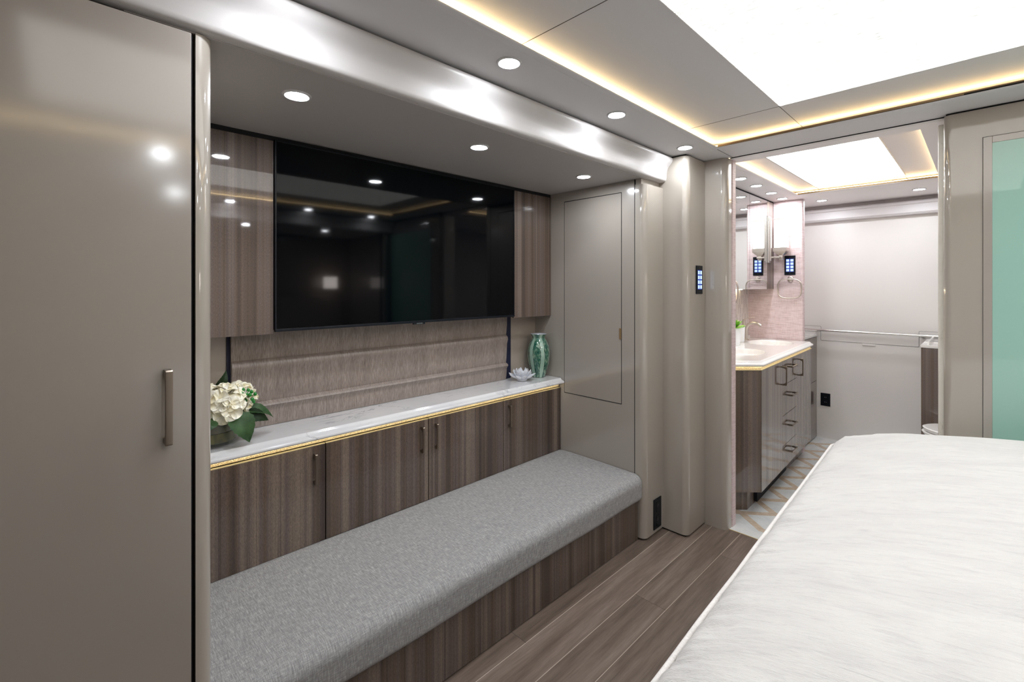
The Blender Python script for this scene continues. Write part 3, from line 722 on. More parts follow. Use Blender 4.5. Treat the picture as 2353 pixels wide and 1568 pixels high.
# keypads and outlets
def keypad(face, c, w_, h_, label, sq=False):
    """face 'y': plate looks to -y, width along x ; face 'x': looks to -x, width along y"""
    t = thing('keypad', label, 'keypad', c, 'lit wall keypads')
    x, y, z = c
    def plate(u0, u1, z0, z1, o0, o1, bev=0.0):
        if face == 'y': return bx(x + u0, x + u1, y - o1, y - o0, z + z0, z + z1, bev=bev)
        return bx(x - o1, x - o0, y + u0, y + u1, z + z0, z + z1, bev=bev)
    obj('plate', plate(-w_ / 2, w_ / 2, -h_ / 2, h_ / 2, 0, 0.006, 0.002), 'black_plastic', t)
    bw = w_ * (0.235 if not sq else 0.27); bh = h_ * (0.125 if not sq else 0.12); cu = w_ * (0.185 if not sq else 0.19); dz = h_ * 0.168
    obj('backlight', plate(-cu - bw * .62, cu + bw * .62, -dz * 1.5 - bh * .7, dz * 1.5 + bh * .7, 0.0055, 0.0064), 'key_halo', t)
    for r_ in range(4):
        for s in (-1, 1):
            obj('button', plate(s * cu - bw / 2, s * cu + bw / 2, dz * (1.5 - r_) - bh / 2, dz * (1.5 - r_) + bh / 2, 0.006, 0.0082, 0.0008), 'key_blue', t)
    for s in (-1, 1):
        obj('screw', plate(-.0015, .0015, s * h_ * .41 - .0015, s * h_ * .41 + .0015, 0.0055, 0.0068), 'nickel_dark', t)
keypad('y', (2.549, 1.110, 1.388), 0.078, 0.158, 'black keypad with blue lit buttons on the rounded bedroom post')
keypad('x', (XK, 1.118, 1.526), 0.080, 0.160, 'black keypad with blue lit buttons on the pink bathroom wall', sq=True)

ou = thing('outlet', 'black double outlet low on the alcove post', 'outlet', (2.340, 1.25, 0.113))
obj('plate', bx(2.299, 2.381, 1.245, 1.25, 0.031, 0.195, bev=.002), 'black_plastic', ou)
for zc in (0.15, 0.076):
    f = obj('socket', bx(2.322, 2.358, 1.2435, 1.246, zc - .027, zc + .027, bev=.001), 'black_plastic', ou)
    obj('slots', box(bx(2.331, 2.333, 1.2428, 1.244, zc, zc + .012), 2.346, 2.348, 1.2428, 1.244, zc, zc + .012), 'seam_grey', f)
ou = thing('outlet', 'black square outlet on the pale bathroom back wall', 'outlet', (XB, 0.984, 0.343))
obj('plate', bx(XB - .006, XB, 0.948, 1.021, 0.287, 0.40, bev=.002), 'black_plastic', ou)
for zc in (0.365, 0.322):
    f = obj('socket', bx(XB - .0075, XB - .005, 0.967, 1.0, zc - .017, zc + .017, bev=.001), 'black_plastic', ou)
    obj('slots', box(bx(XB - .008, XB - .007, 0.977, 0.979, zc - .004, zc + .004), XB - .008, XB - .007, 0.988, 0.990, zc - .004, zc + .004), 'logo_silver', f)
vt = tag(obj('air_vent', bx(2.4175, 2.421, -0.55, 0.05, 2.0665, 2.0715), 'dark_gap', at=(2.42, -.25, 2.0665)), 'long black air slot in the cove lip at upper right', 'air vent')

# green glazed vase
vs_c = (2.133, 1.935, 0.7905)
gv = thing('vase', 'tall green and white drip-glazed vase on the countertop corner', 'vase', vs_c)
vp = [(0, 0.0), (0.034, 0.0), (0.039, 0.003), (0.041, 0.010), (0.052, 0.040), (0.062, 0.080), (0.0685, 0.120), (0.0700, 0.145), (0.0680, 0.170), (0.061, 0.198), (0.050, 0.222), (0.0415, 0.236), (0.039, 0.243), (0.041, 0.250), (0.047, 0.260), (0.0515, 0.2665)]
obj('body', lathe(B(), [(r_ * 1.0, z) for r_, z in vp], vs_c, 48), 'vase_glaze', gv, sharp=50)
obj('inner_lining', lathe(B(), [(0.0515, 0.2665), (0.049, 0.265), (0.039, 0.252), (0.0365, 0.243), (0.037, 0.236), (0.045, 0.20), (0, 0.19)], vs_c, 48), 'vase_inside', gv)

# lotus bowl
random.seed(3)
def petal_mesh(L, Wd, lift, curl, thick=0.0022, n=8, m=4):
    """petal along +x from the origin, rising"""
    bm = bmesh.new(); g = []
    for i in range(n + 1):
        f = i / n; wdt = Wd * (math.sin(PI * min(1, (f * 0.93 + 0.05)) ** 0.85)) ** 0.8
        row_ = []
        for j in range(-m, m + 1):
            s = j / m; x = L * f * math.cos(lift * f * 0.9 + curl * f * f); z = L * f * math.sin(lift * (0.55 + .45 * f) + curl * f * f) 
            row_.append(bm.verts.new((x, s * wdt / 2, z + abs(s) ** 2 * wdt * 0.28)))
        g.append(row_)
    for a, c in zip(g, g[1:]):
        for k in range(2 * m): bm.faces.new((a[k], a[k + 1], c[k + 1], c[k]))
    bmesh.ops.remove_doubles(bm, verts=bm.verts[:], dist=1e-5)
    bmesh.ops.solidify(bm, geom=bm.faces[:], thickness=thick)
    return bm
def place(bm, loc, rz=0, ry=0, rx=0, s=1):
    mt = Matrix.Translation(loc) @ Matrix.Rotation(rz, 4, 'Z') @ Matrix.Rotation(ry, 4, 'Y') @ Matrix.Rotation(rx, 4, 'X') @ Matrix.Diagonal((s, s, s, 1))
    bmesh.ops.transform(bm, matrix=mt, verts=bm.verts[:]); return bm
lc = (1.975, 1.925, 0.7905)
lb = thing('lotus_bowl', 'small white porcelain lotus flower bowl beside the green vase', 'candle holder', lc)
obj('base', lathe(B(), [(0, 0), (0.024, 0), (0.03, 0.003), (0.033, 0.012), (0.026, 0.014), (0, 0.012)], lc, 28), 'porcelain', lb)
for (cnt, L, Wd, lift, z0, ph) in ((9, 0.082, 0.042, 0.32, 0.006, 0.0), (8, 0.070, 0.036, 0.72, 0.010, 0.3), (7, 0.064, 0.030, 1.10, 0.012, 0.1)):
    for i in range(cnt):
        a = ph + 2 * PI * i / cnt
        obj('petal', place(petal_mesh(L, Wd, lift, 0.12), (lc[0] + .006 * math.cos(a), lc[1] + .006 * math.sin(a), lc[2] + z0), rz=a), 'porcelain', lb, sharp=70)

# flower arrangement
fc_ = (0.400, 1.915, 0.7905); FR = 0.076
gb = thing('glass_bowl', 'round clear glass flower bowl with mossy bottom on the countertop', 'vase', fc_)
obj('bowl', lathe(B(), [(0, 0.008), (FR * .90, 0.008), (FR * .97, 0.012), (FR, 0.020), (FR, 0.098), (FR - .003, 0.100), (FR - .006, 0.098), (FR - .006, 0.022), (FR * .9, 0.016), (0, 0.015)], fc_, 48), 'glass', gb)
obj('moss_water', lathe(B(), [(0, 0.0162), (FR * .88, 0.017), (FR - .008, 0.023), (FR - .008, 0.050), (0, 0.051)], fc_, 40), 'water_moss', gb)
obj('stems_fill', lathe(B(), [(0, 0.051), (FR - .012, 0.051), (FR - .012, 0.085), (0, 0.09)], fc_, 30), 'resin', gb)
for a in (-0.9, 1.2, 3.3):
    obj('foot', lathe(B(), [(0, 0), (.006, .001), (.007, .005), (.005, .009), (0, .009)], (fc_[0] + FR * .62 * math.cos(a), fc_[1] + FR * .62 * math.sin(a), fc_[2] - 0.0), 12), 'glass', gb)
bq = thing('flower_bouquet', 'cream hydrangea bouquet with green berries in the glass bowl', 'flowers', (fc_[0], fc_[1], fc_[2] + .08))
random.seed(11)
def floret(bm, c, nrm, s):
    nrm = Vector(nrm).normalized(); q = nrm.to_track_quat('Z', 'Y'); ph = random.random() * 2 * PI
    for k in range(4):
        p = petal_mesh(s, s * 1.1, 0.42 + random.uniform(-.15, .3), -0.55, thick=0.0006, n=7, m=3)
        mt = Matrix.Translation(c) @ q.to_matrix().to_4x4() @ Matrix.Rotation(ph + k * PI / 2 + random.uniform(-.15, .15), 4, 'Z')
        bmesh.ops.transform(p, matrix=mt, verts=p.verts[:]); append(bm, p)
for (cx_, cy_, cz_, R_) in ((0.425, 1.885, 0.925, 0.075), (0.475, 1.93, 0.935, 0.055), (0.36, 1.93, 0.945, 0.06)):
    bm = B(); lathe(bm, [(0, -R_ * .7), (R_ * .6, -R_ * .4), (R_ * .75, 0), (R_ * .55, R_ * .5), (0, R_ * .72)], (cx_, cy_, cz_), 14)
    N_ = 36
    for i in range(N_):
        z = 1 - 1.65 * (i + .5) / N_; rr = math.sqrt(max(0, 1 - z * z)); a = i * 2.39996
        n_ = Vector((rr * math.cos(a), rr * math.sin(a), z)) + Vector([random.uniform(-.2, .2) for _ in range(3)])
        n_.normalize()
        floret(bm, Vector((cx_, cy_, cz_)) + n_ * R_ * random.uniform(.70, .92), n_, random.uniform(0.027, 0.040))
    obj('bloom', bm, 'petal', bq, sharp=80)
def leaf(base, tip, wdt, side, mat='leaf', sag=0.02):
    b0 = Vector(base); t0 = Vector(tip); d = t0 - b0; L = d.length; d.normalize(); s = d.cross(Vector(side)).normalized(); up = s.cross(d)
    bm = bmesh.new(); n = 14; m = 4; g = []
    for i in range(n + 1):
        f = i / n; w_ = wdt * (math.sin(PI * min(1.0, f ** 0.75)) ** 0.9) * (1 - .25 * f) + 0.0004
        jag = 1 + (0.05 if i % 2 else -0.03)
        g.append([bm.verts.new(b0 + d * L * f + s * (j / m) * w_ / 2 * (jag if abs(j) == m else 1) + up * (abs(j / m) * w_ * .16 + math.sin(PI * f) * sag)) for j in range(-m, m + 1)])
    for a, c in zip(g, g[1:]):
        for k in range(2 * m): bm.faces.new((a[k], a[k + 1], c[k + 1], c[k]))
    bmesh.ops.solidify(bm, geom=bm.faces[:], thickness=0.0008)
    return bm
for (bs, tp, w_, sd, mt_) in (
    ((0.435, 1.845, 0.905), (0.485, 1.815, 0.800), 0.095, (0.3, -1, 0.25), 'leaf'),
    ((0.475, 1.885, 0.900), (0.590, 1.900, 0.850), 0.060, (0.1, -0.6, 1), 'leaf'),
    ((0.475, 1.885, 0.885), (0.565, 1.875, 0.850), 0.055, (0.0, -1, .6), 'leaf_dark'),
    ((0.405, 1.93, 0.985), (0.440, 1.935, 1.045), 0.034, (0.2, -1, 0.0), 'leaf_dark'),
    ((0.375, 1.845, 0.90), (0.33, 1.80, 0.86), 0.06, (0.1, -1, 0.5), 'leaf')):
    obj('leaf', leaf(bs, tp, w_, sd), mt_, bq, sharp=80)
bc = Vector((0.492, 1.872, 0.955))
bm = B()
bpos = [(-.012, 0, .022), (.004, .0, .018), (.016, .004, .010), (-.018, -.004, .012), (-.004, -.008, .006), (.008, -.006, .002), (.028, .004, .000), (.016, -.006, -.016), (-.004, -.010, -.014), (.022, .0, -.026), (.002, -.004, -.028)]
for p in bpos: tube(bm, [bc + Vector((-.01, .02, -.02)), bc + Vector(p) * .6 + Vector((0, .006, -.004)), bc + Vector(p)], 0.0012, 6)
obj('berry_stems', bm, 'stem', bq)
for p in bpos:
    obj('berry', lathe(B(), [(0, -.0068), (.004, -.0055), (.006, -.001), (.0052, .004), (.002, .0072), (0, .008)], tuple(bc + Vector(p)), 14), 'berry', bq, sharp=80)

# ---------------------------------------------------------------- bed
def bed_rings():
    X0, X1, Y0, Y1, R = 0.30, 2.455, -1.52, 0.412, 0.20
    def outline(ins, n=40):
        r_ = max(R - ins * .6, .015); x0, x1, y0, y1 = X0 + ins, X1 - ins, Y0 + ins, Y1 - ins
        P_ = []
        for (cx_, cy_, a0) in ((x1 - r_, y1 - r_, 0), (x0 + r_, y1 - r_, 90), (x0 + r_, y0 + r_, 180), (x1 - r_, y0 + r_, 270)):
            P_ += [(cx_ + r_ * math.cos(math.radians(a0 + 90 * i / 10)), cy_ + r_ * math.sin(math.radians(a0 + 90 * i / 10))) for i in range(11)]
        out = []
        N = len(P_)
        for i in range(N):
            a, c = P_[i], P_[(i + 1) % N]; k = 1 if i % 11 != 10 else 300
            for q in range(k): out.append((a[0] + (c[0] - a[0]) * q / k, a[1] + (c[1] - a[1]) * q / k))
        return [(x, y + (-.040 + .036 * (x - .69)) * max(0, min(1, (y + .3) / .7))) for x, y in out]
    return outline
outl = bed_rings()
bed = thing('bed', 'mattress and wood bed base hidden beneath the white plush spread', 'bed', (1.34, -0.5, 0))
obj('base', bx(0.36, 2.32, -1.51, 0.32, 0.0, 0.40, bev=.01), 'wood', bed)
obj('mattress', bx(0.33, 2.36, -1.51, 0.345, 0.40, 0.69, bev=.04, seg=4), 'ceramic_matt', bed)
obj('headboard', bx(0.30, 2.40, -1.56, -1.53, 0.0, 1.25, bev=.01), 'wall_tan', bed)
PZ = 0.700
def spread():
    bm = bmesh.new(); rows = []
    prof_b = [(-0.010, 0.10), (-0.014, 0.30), (-0.012, 0.50), (-0.006, 0.66), (0.0, PZ), (0.004, PZ + .010), (0.012, PZ + .021), (0.024, PZ + .031), (0.040, PZ + .040), (0.06, PZ + .048), (0.085, PZ + .056), (0.12, PZ + .065), (0.16, PZ + .073), (0.21, PZ + .081), (0.27, PZ + .089), (0.34, PZ + .096), (0.42, PZ + .102), (0.52, PZ + .107), (0.64, PZ + .110), (0.78, PZ + .111), (0.93, PZ + .111)]
    for ins, z in prof_b:
        o_ = outl(ins); s = 0.0; rw = []
        for i, (x, y) in enumerate(o_):
            s += 0.02
            amp = 0.0065 * math.exp(-((ins - 0.03) / 0.045) ** 2)
            u = (x * 1.0 + y * 1.3)
            wv = (noise.noise(Vector((x * 58, y * 9, 0.5))) + .6 * noise.noise(Vector((x * 20, y * 20, 4.5)))) * amp * (1.6 if ins >= 0 else 0)
            big = noise.noise(Vector((x * 2.4, y * 2.4, 3.0))) * 0.010 * min(1, max(0, ins) / .15) + noise.noise(Vector((x * 7, y * 5, 7.0))) * 0.003 * min(1, max(0, ins) / .1) + (0.068 * max(0, min(1, (.34 - y) / .5)) if ins > 0.03 else 0.068 * max(0, min(1, (.34 - y) / .5)) * max(0, ins) / .03)
            drop = noise.noise(Vector((x * 9, y * 9, 2.0))) * 0.012 if ins < -0.005 else 0
            rw.append(bm.verts.new((x + drop, y + drop, z + wv + big)))
        rows.append(rw)
    for a, c in zip(rows, rows[1:]):
        n = len(a)
        for k in range(n): bm.faces.new((a[k], a[(k + 1) % n], c[(k + 1) % n], c[k]))
    bm.faces.new(rows[-1])
    bmesh.ops.triangulate(bm, faces=[f for f in bm.faces if len(f.verts) > 4])
    bmesh.ops.recalc_face_normals(bm, faces=bm.faces[:])
    return bm
sp_ = thing('bedspread', 'white plush bedspread with corded edge covering the bed', 'bedspread', (1.34, -0.5, 0.70))
obj('plush_cover', spread(), 'plush', sp_, sharp=180)
pp = outl(-0.004)
obj('piping', tube(B(), [(x, y, PZ + .003 + noise.noise(Vector((x * 5, y * 5, 0))) * .004) for x, y in pp[::6]], 0.0052, 8, closed=True), 'piping', sp_, sharp=80)

# bedside wall lamps and side walls seen only as reflections
for x in (2.23,):
    t = thing('wall_lamp', 'small glowing bedside wall lamp reflected in the television', 'wall lamp', (x, -1.58, 1.36))
    obj('shade', bx(x - .06, x + .06, -1.50, -1.40, 1.33, 1.46, bev=.004), 'lamp_glow', t)
    obj('bracket', bx(x - .02, x + .02, -1.58, -1.50, 1.33, 1.37, bev=.003), 'nickel', t)

# ================================================================== BATHROOM FITTINGS
va = Vector((2.978, 0.925)); vb_ = Vector((XK - .02, 0.969)); vd = (vb_ - va).normalized()
ch = Vector((va.x - 0.30, va.y + 0.30 * (1 + 0.0)))        # chamfer runs back at 45 degrees
cab = thing('vanity', 'grey-brown wood-grain vanity cabinet with angled corner in the bathroom', 'cabinet', (3.6, 1.2, 0))
ZV0, ZV1 = 0.128, 0.853; ZVB = 0.752
pts = [(va.x, va.y + .012), (vb_.x, vb_.y + .012), (vb_.x, 1.438), (2.76, 1.438), (2.76, va.y + (va.x - 2.76) + .012)]
obj('body', prism(B(), pts, 'z', ZV0, ZVB), 'wood_gloss', cab)
tk = [(va.x - .0, va.y + .075), (vb_.x, vb_.y + .06), (vb_.x, 1.43), (2.76, 1.43), (2.76, va.y + .075 + (va.x - 2.76))]
obj('toe_kick', prism(B(), tk, 'z', 0.0, ZV0), 'wood', cab)
def vface(f0, f1, z0, z1, name='door', mat='wood_gloss'):
    """front slab between two distances along the vanity front"""
    p = va + vd * f0; q = va + vd * f1; n = Vector((vd.y, -vd.x)) * 0.0
    off_ = Vector((0, .012))
    return obj(name, prism(B(), [(p.x, p.y - .004), (q.x, q.y - .004), (q.x, q.y + .012), (p.x, p.y + .012)], 'z', z0, z1, bev=.0006), mat, cab)
Ltot = (vb_ - va).length
# distances where the joints fall (from the photograph's joint columns)
F1, F2 = 0.425, 0.772
def vx(u):   # x position on the front line for an image column
    a = (u - 1176.5) / FPX; dx = math.cos(th) + a * math.sin(th); dy = math.sin(th) - a * math.cos(th)
    tt = (va.x * vd.y - va.y * vd.x) / (dx * vd.y - dy * vd.x); return (Vector((dx * tt, dy * tt)) - va).dot(vd)
F1 = vx(1797); F2 = vx(1828.5)
g = 0.0015
def vpull(d, f, z, L, horiz=False):
    p = va + vd * f
    pull(d, p.x, p.y - .004, z, L, out=0.036, wd=0.011, horiz=horiz, mat='nickel_dark', q=.80, k=.008)
d = vface(0.002, F1 - g, ZV0, ZV1); vpull(d, F1 - 0.040, 0.762, 0.125)
d = vface(F2 + g, Ltot, ZV0, ZV1); vpull(d, F2 + 0.045, 0.762, 0.125)
for z0, z1 in ((0.690, ZV1), (0.485, 0.687), (0.282, 0.482), (ZV0, 0.279)):
    d = vface(F1 + g, F2 - g, z0, z1, 'drawer'); vpull(d, (F1 + F2) / 2, (z0 + z1) / 2 + (.02 if z1 < .84 else .03), 0.125, True)
p_ = va + vd * (vx(1762)); q_ = va + vd * (vx(1826))
obj('toe_vent', prism(B(), [(p_.x, p_.y + .055), (q_.x, q_.y + .055), (q_.x, q_.y + .08), (p_.x, p_.y + .08)], 'z', 0.012, ZV0 - .004), 'dark_gap', cab)
# black joints and angled panel
obj('joint', prism(B(), [(va.x + .01, va.y + .004), (vb_.x, vb_.y + .004), (vb_.x, vb_.y + .013), (va.x + .01, va.y + .013)], 'z', ZV0 - .002, ZV1), 'dark_gap', cab)
cp = Vector((-1, 1)).normalized()
p0 = va; p1 = va + cp * 0.30; nn = Vector((-1, -1)).normalized() * .003
obj('angled_panel', prism(B(), [(p0.x, p0.y), (p1.x, p1.y), (p1.x + .01, p1.y + .01), (p0.x + .01, p0.y + .01)], 'z', ZV0, ZV1, bev=.0008), 'wood_gloss', cab)

vc = thing('countertop', 'white marble vanity top with two oval basins in the bathroom', 'countertop', (3.6, 1.2, ZV1))
def offs(k):   # front outline pushed out by k
    n = Vector((vd.y, -vd.x)); m2 = Vector((-1, -1)).normalized()
    # corner = intersection of offset front line and offset chamfer line
    A0 = va + n * k; D0 = vd; A1 = va + m2 * k; D1 = cp
    det = D0.x * (-D1.y) - (-D1.x) * D0.y; r0 = A1 - A0
    tt = (r0.x * (-D1.y) - (-D1.x) * r0.y) / det; cnr = A0 + D0 * tt
    e = vb_ + n * k; s_end = cnr + cp * ((cnr.x - 2.762) / abs(cp.x))
    return [s_end, cnr, e]
def ring_profile(levels):
    bm = bmesh.new(); rws = []
    for k, z in levels:
        o3 = offs(k); loop = [(o3[0].x, o3[0].y), (o3[1].x, o3[1].y), (o3[2].x, o3[2].y), (XK - .001, 1.437), (2.762, 1.437)]
        rws.append([bm.verts.new((x, y, z)) for x, y in loop])
    for a, c in zip(rws, rws[1:]):
        for i in range(5): bm.faces.new((a[i], a[(i + 1) % 5], c[(i + 1) % 5], c[i]))
    bm.faces.new(rws[0][::-1]); 
    return bm, rws
bm, rws = ring_profile([(0.002, 0.876), (0.014, 0.8765), (0.019, 0.880), (0.021, 0.886), (0.019, 0.891), (0.013, 0.8945), (0.007, 0.897), (0.003, 0.901), (0.000, 0.906), (-0.004, 0.9085), (-0.010, 0.9095)])
# top face with two oval holes
top = bm.faces.new(rws[-1])
basins = [(3.30, 1.14, 0.20, 0.135), (4.005, 1.175, 0.205, 0.155)]
# tessellate the top around the ovals
bm.faces.remove(top)
loopv = rws[-1]
holes = []
for (cx_, cy_, rx_, ry_) in basins:
    holes.append([bm.verts.new((cx_ + rx_ * math.cos(2 * PI * i / 40), cy_ + ry_ * math.sin(2 * PI * i / 40), 0.9095)) for i in range(40)])
from mathutils.geometry import tessellate_polygon
polys = [[v.co.copy() for v in loopv]] + [[v.co.copy() for v in reversed(h)] for h in holes]
flat = list(loopv) + [v for h in holes for v in reversed(h)]
for tri in tessellate_polygon(polys):
    try: bm.faces.new([flat[i] for i in tri])
    except ValueError: pass
bmesh.ops.recalc_face_normals(bm, faces=bm.faces[:])
slab = obj('slab', bm, 'ceramic', vc, sharp=50)
for (cx_, cy_, rx_, ry_) in basins:
    pb = [(1.0, 0.9095), (0.975, 0.904), (0.95, 0.89), (0.88, 0.84), (0.70, 0.79), (0.4, 0.768), (0.1, 0.762), (0, 0.762)]
    obj('basin', lathe(B(), [(rx_ * r_, z) for r_, z in pb], (cx_, cy_, 0), 40, sy=ry_ / rx_), 'ceramic', vc, sharp=60)
def band(k0, k1, z0, z1, name, mat, par, e0=0.0):
    a = offs(k0); c = offs(k1)
    return obj(name, prism(B(), [(p.x, p.y) for p in (a[0], a[1], a[2], c[2], c[1], c[0])], 'z', z0, z1), mat, par)
band(0.001, -0.01, 0.858, 0.876, 'gold_band', 'gold', vc)
band(0.008, -0.01, 0.853, 0.858, 'gold_edge', 'gold_edge', vc)
band(0.0085, 0.0055, 0.8758, 0.876, 'light_strip', 'under_warm', vc)
obj('backsplash_ledge', bx(2.77, XK - .002, 1.425, 1.4385, 0.9095, 0.93), 'ceramic', vc)

def faucet(cx_, cy_, label):
    t = thing('faucet', label, 'faucet', (cx_, cy_, 0.9095), 'basin faucets')
    z = 0.9095
    path = [(cx_, cy_, z), (cx_, cy_ - .002, z + .05), (cx_, cy_ - .004, z + .095), (cx_, cy_ - .02, z + .125), (cx_, cy_ - .055, z + .143), (cx_, cy_ - .09, z + .140), (cx_, cy_ - .118, z + .120)]
    obj('spout', tube(B(), path, [.019, .014, .013, .013, .012, .011, .012], 12, flat=.75), 'nickel', t, sharp=70)
    obj('base_ring', lathe(B(), [(0, 0), (.026, 0), (.026, .004), (.02, .008), (0, .008)], (cx_, cy_, z), 24), 'nickel', t)
    h = obj('handle', tube(B(), [(cx_, cy_ + .01, z + .115), (cx_, cy_ + .012, z + .150), (cx_, cy_ + .01, z + .168)], [.016, .012, .010], 12), 'nickel', t, sharp=70)
    obj('lever', tube(B(), [(cx_, cy_ + .012, z + .166), (cx_, cy_ - .03, z + .182), (cx_, cy_ - .07, z + .188)], [.006, .005, .004], 8, flat=.5), 'nickel', h)
faucet(4.085, 1.385, 'curved brushed nickel faucet behind the far basin')
faucet(3.30, 1.375, 'curved brushed nickel faucet behind the near basin')

# mirror cabinet over the basins
mc = thing('mirror_cabinet', 'tall mirror-fronted cabinet over the basins reaching the bathroom ceiling', 'mirror cabinet', (3.5, 1.34, 1.332))
YM = 1.24
obj('body', bx(2.76, XK - .001, YM + .006, 1.438, 1.332, 2.05), 'wood', mc)
for a, c in ((2.76, 3.25), (3.253, 3.744), (3.748, 4.149)):
    obj('mirror_door', bx(a, c, YM, YM + .005, 1.330, 2.052), 'mirror', mc)
obj('end_panel', bx(4.151, XK - .001, YM, YM + .006, 1.330, 2.052), 'wood', mc)
obj('top_gap', bx(2.76, XK - .001, YM + .004, 1.43, 2.052, 2.065), 'dark_gap', mc)
obj('light_strip', bx(2.80, 4.1, 1.415, 1.424, 1.325, 1.331), 'under_glow', mc)

# sconce
sx_, sy_ = 4.235, 1.160
sn = thing('wall_sconce', 'square glowing nickel sconce at the mirror beside the pink wall', 'wall lamp', (4.19, YM, 1.57))
hw = 0.043
obj('shade', bx(sx_ - hw, sx_ + hw, sy_ - hw, sy_ + hw, 1.668, 1.898, bev=.004), 'sconce_glow', sn)
b = B(); box(b, sx_ - hw - .003, sx_ + hw + .003, sy_ - hw - .003, sy_ + hw + .003, 1.898, 1.906, bev=.001); obj('cap', b, 'nickel', sn)
b = bmesh.new(); lv = [(hw + .006, 1.668), (hw + .005, 1.640), (hw * .98, 1.634), (.030, 1.620), (.013, 1.606), (.015, 1.575), (.012, 1.570)]
rw = [[b.verts.new((sx_ + i * r_, sy_ + j * r_, z)) for i, j in ((-1, -1), (1, -1), (1, 1), (-1, 1))] for r_, z in lv]
for a, c in zip(rw, rw[1:]):
    for i in range(4): b.faces.new((a[i], a[(i + 1) % 4], c[(i + 1) % 4], c[i]))
b.faces.new(rw[0]); b.faces.new(rw[-1][::-1]); bmesh.ops.recalc_face_normals(b, faces=b.faces[:])
obj('cup', b, 'nickel', sn)
obj('arm', box(bx(4.17, sx_, sy_ - .006, sy_ + .006, 1.583, 1.595, bev=.002), 4.164, 4.178, sy_ - .006, YM, 1.583, 1.595, bev=.002), 'nickel', sn)
obj('backplate', box(bx(4.150, 4.192, YM - .014, YM, 1.545, 1.93, bev=.003), 4.160, 4.182, YM - .026, YM - .012, 1.56, 1.915, bev=.004), 'chrome', sn)

# towel rings
def towel_ring(xp, yc, zt, sgn, label):
    t = thing('towel_ring', label, 'towel ring', (xp, yc, zt), 'towel rings')
    b = B(); lathe(b, [(0, 0), (.022, 0), (.022, .006), (.016, .010), (.013, .022), (0, .024)], (0, 0, 0), 20)
    for v in b.verts: v.co = Vector((xp + sgn * v.co.z, yc + v.co.x, zt + v.co.y))
    bmesh.ops.recalc_face_normals(b, faces=b.faces[:]); obj('mount', b, 'nickel', t)
    W2, H2 = .086, .078; P_ = []
    for i in range(48):
        a = 2 * PI * i / 48; c_, s_2 = math.cos(a), math.sin(a); e = 0.62
        P_.append((xp + sgn * .030, yc + W2 * math.copysign(abs(c_) ** e, c_), zt - H2 - .002 + H2 * math.copysign(abs(s_2) ** e, s_2)))
    obj('ring', tube(B(), P_, .0052, 8, closed=True), 'nickel', t, sharp=80)
towel_ring(XK, 1.115, 1.413, -1, 'brushed nickel towel ring below the bathroom keypad')
towel_ring(2.756, 1.072, 1.40, 1, 'brushed nickel towel ring just inside the doorway, cut by the jamb')

# pots on the vanity
def pos(u, v, z):
    a = (u - 1176.5) / FPX; dx = math.cos(th) + a * math.sin(th); dy = math.sin(th) - a * math.cos(th)
    tt = (z - 1.35) / ((659 - v) / FPX); return (dx * tt, dy * tt)
pc = (3.644, 1.322, 0.9095)
sp2 = thing('succulent_plant', 'bright green succulent growing from the ribbed white pot', 'plant', (pc[0], pc[1], pc[2] + .12))
pt = thing('plant_pot', 'ribbed white ceramic pot holding the succulent on the vanity', 'plant pot', pc)
b = bmesh.new(); n = 72; R0 = .050
rg = []
for z, rr in ((0, .82), (.004, .86), (.03, .92), (.12, 1.0), (.128, 1.0), (.130, .97), (.12, .93), (.02, .85)):
    rg.append([b.verts.new((pc[0] + rr * R0 * (1 + .022 * (1 if (i // 2) % 2 else -1) * (1 if .004 < z < .105 else 0)) * math.cos(2 * PI * i / n), pc[1] + rr * R0 * (1 + .022 * (1 if (i // 2) % 2 else -1) * (1 if .004 < z < .105 else 0)) * math.sin(2 * PI * i / n), pc[2] + z)) for i in range(n)])
for a, c in zip(rg, rg[1:]):
    for i in range(n): b.faces.new((a[i], a[(i + 1) % n], c[(i + 1) % n], c[i]))
b.faces.new(rg[0][::-1]); b.faces.new(rg[-1])
bmesh.ops.recalc_face_normals(b, faces=b.faces[:]); obj('pot', b, 'ceramic_matt', pt, sharp=60)
obj('soil', lathe(B(), [(0, .116), (R0 * .9, .114)], pc, 24), 'leaf_dark', pt)
random.seed(5)
def fat_leaf(L, Wd, lift):
    bm = bmesh.new(); bmesh.ops.create_uvsphere(bm, u_segments=12, v_segments=8, radius=1)
    for v in bm.verts:
        x = (v.co.x + 1) / 2; k = (0.45 + .75 * x) if x < .8 else 1.05 - (x - .8) * 1.5
        v.co = Vector((x * L, v.co.y * Wd / 2 * k, v.co.z * Wd * .16 + x * x * L * .15))
    return place(bm, (0, 0, 0), ry=-lift)
for (cnt, L, Wd, lift, z0, ph) in ((8, .082, .048, .10, .128, .2), (7, .072, .046, .60, .134, .6), (5, .055, .040, 1.05, .140, .1)):
    for i in range(cnt):
        a = ph + 2 * PI * i / cnt + random.uniform(-.15, .15)
        obj('leaf', place(fat_leaf(L, Wd, lift), (pc[0] + .006 * math.cos(a), pc[1] + .006 * math.sin(a), pc[2] + z0), rz=a), 'succulent', sp2, sharp=80)
obj('stalk', lathe(B(), [(0, .117), (.009, .117), (.010, .150), (0, .152)], pc, 10), 'stem', sp2)
cpz = (3.90, 1.362, 0.9095)
o = obj('tumbler', lathe(B(), [(0, 0), (.028, 0), (.030, .003), (.034, .118), (.032, .120), (.030, .118), (.026, .012), (0, .010)], cpz, 32), 'ceramic_matt', at=cpz); tag(o, 'plain white tumbler behind the succulent pot', 'cup')

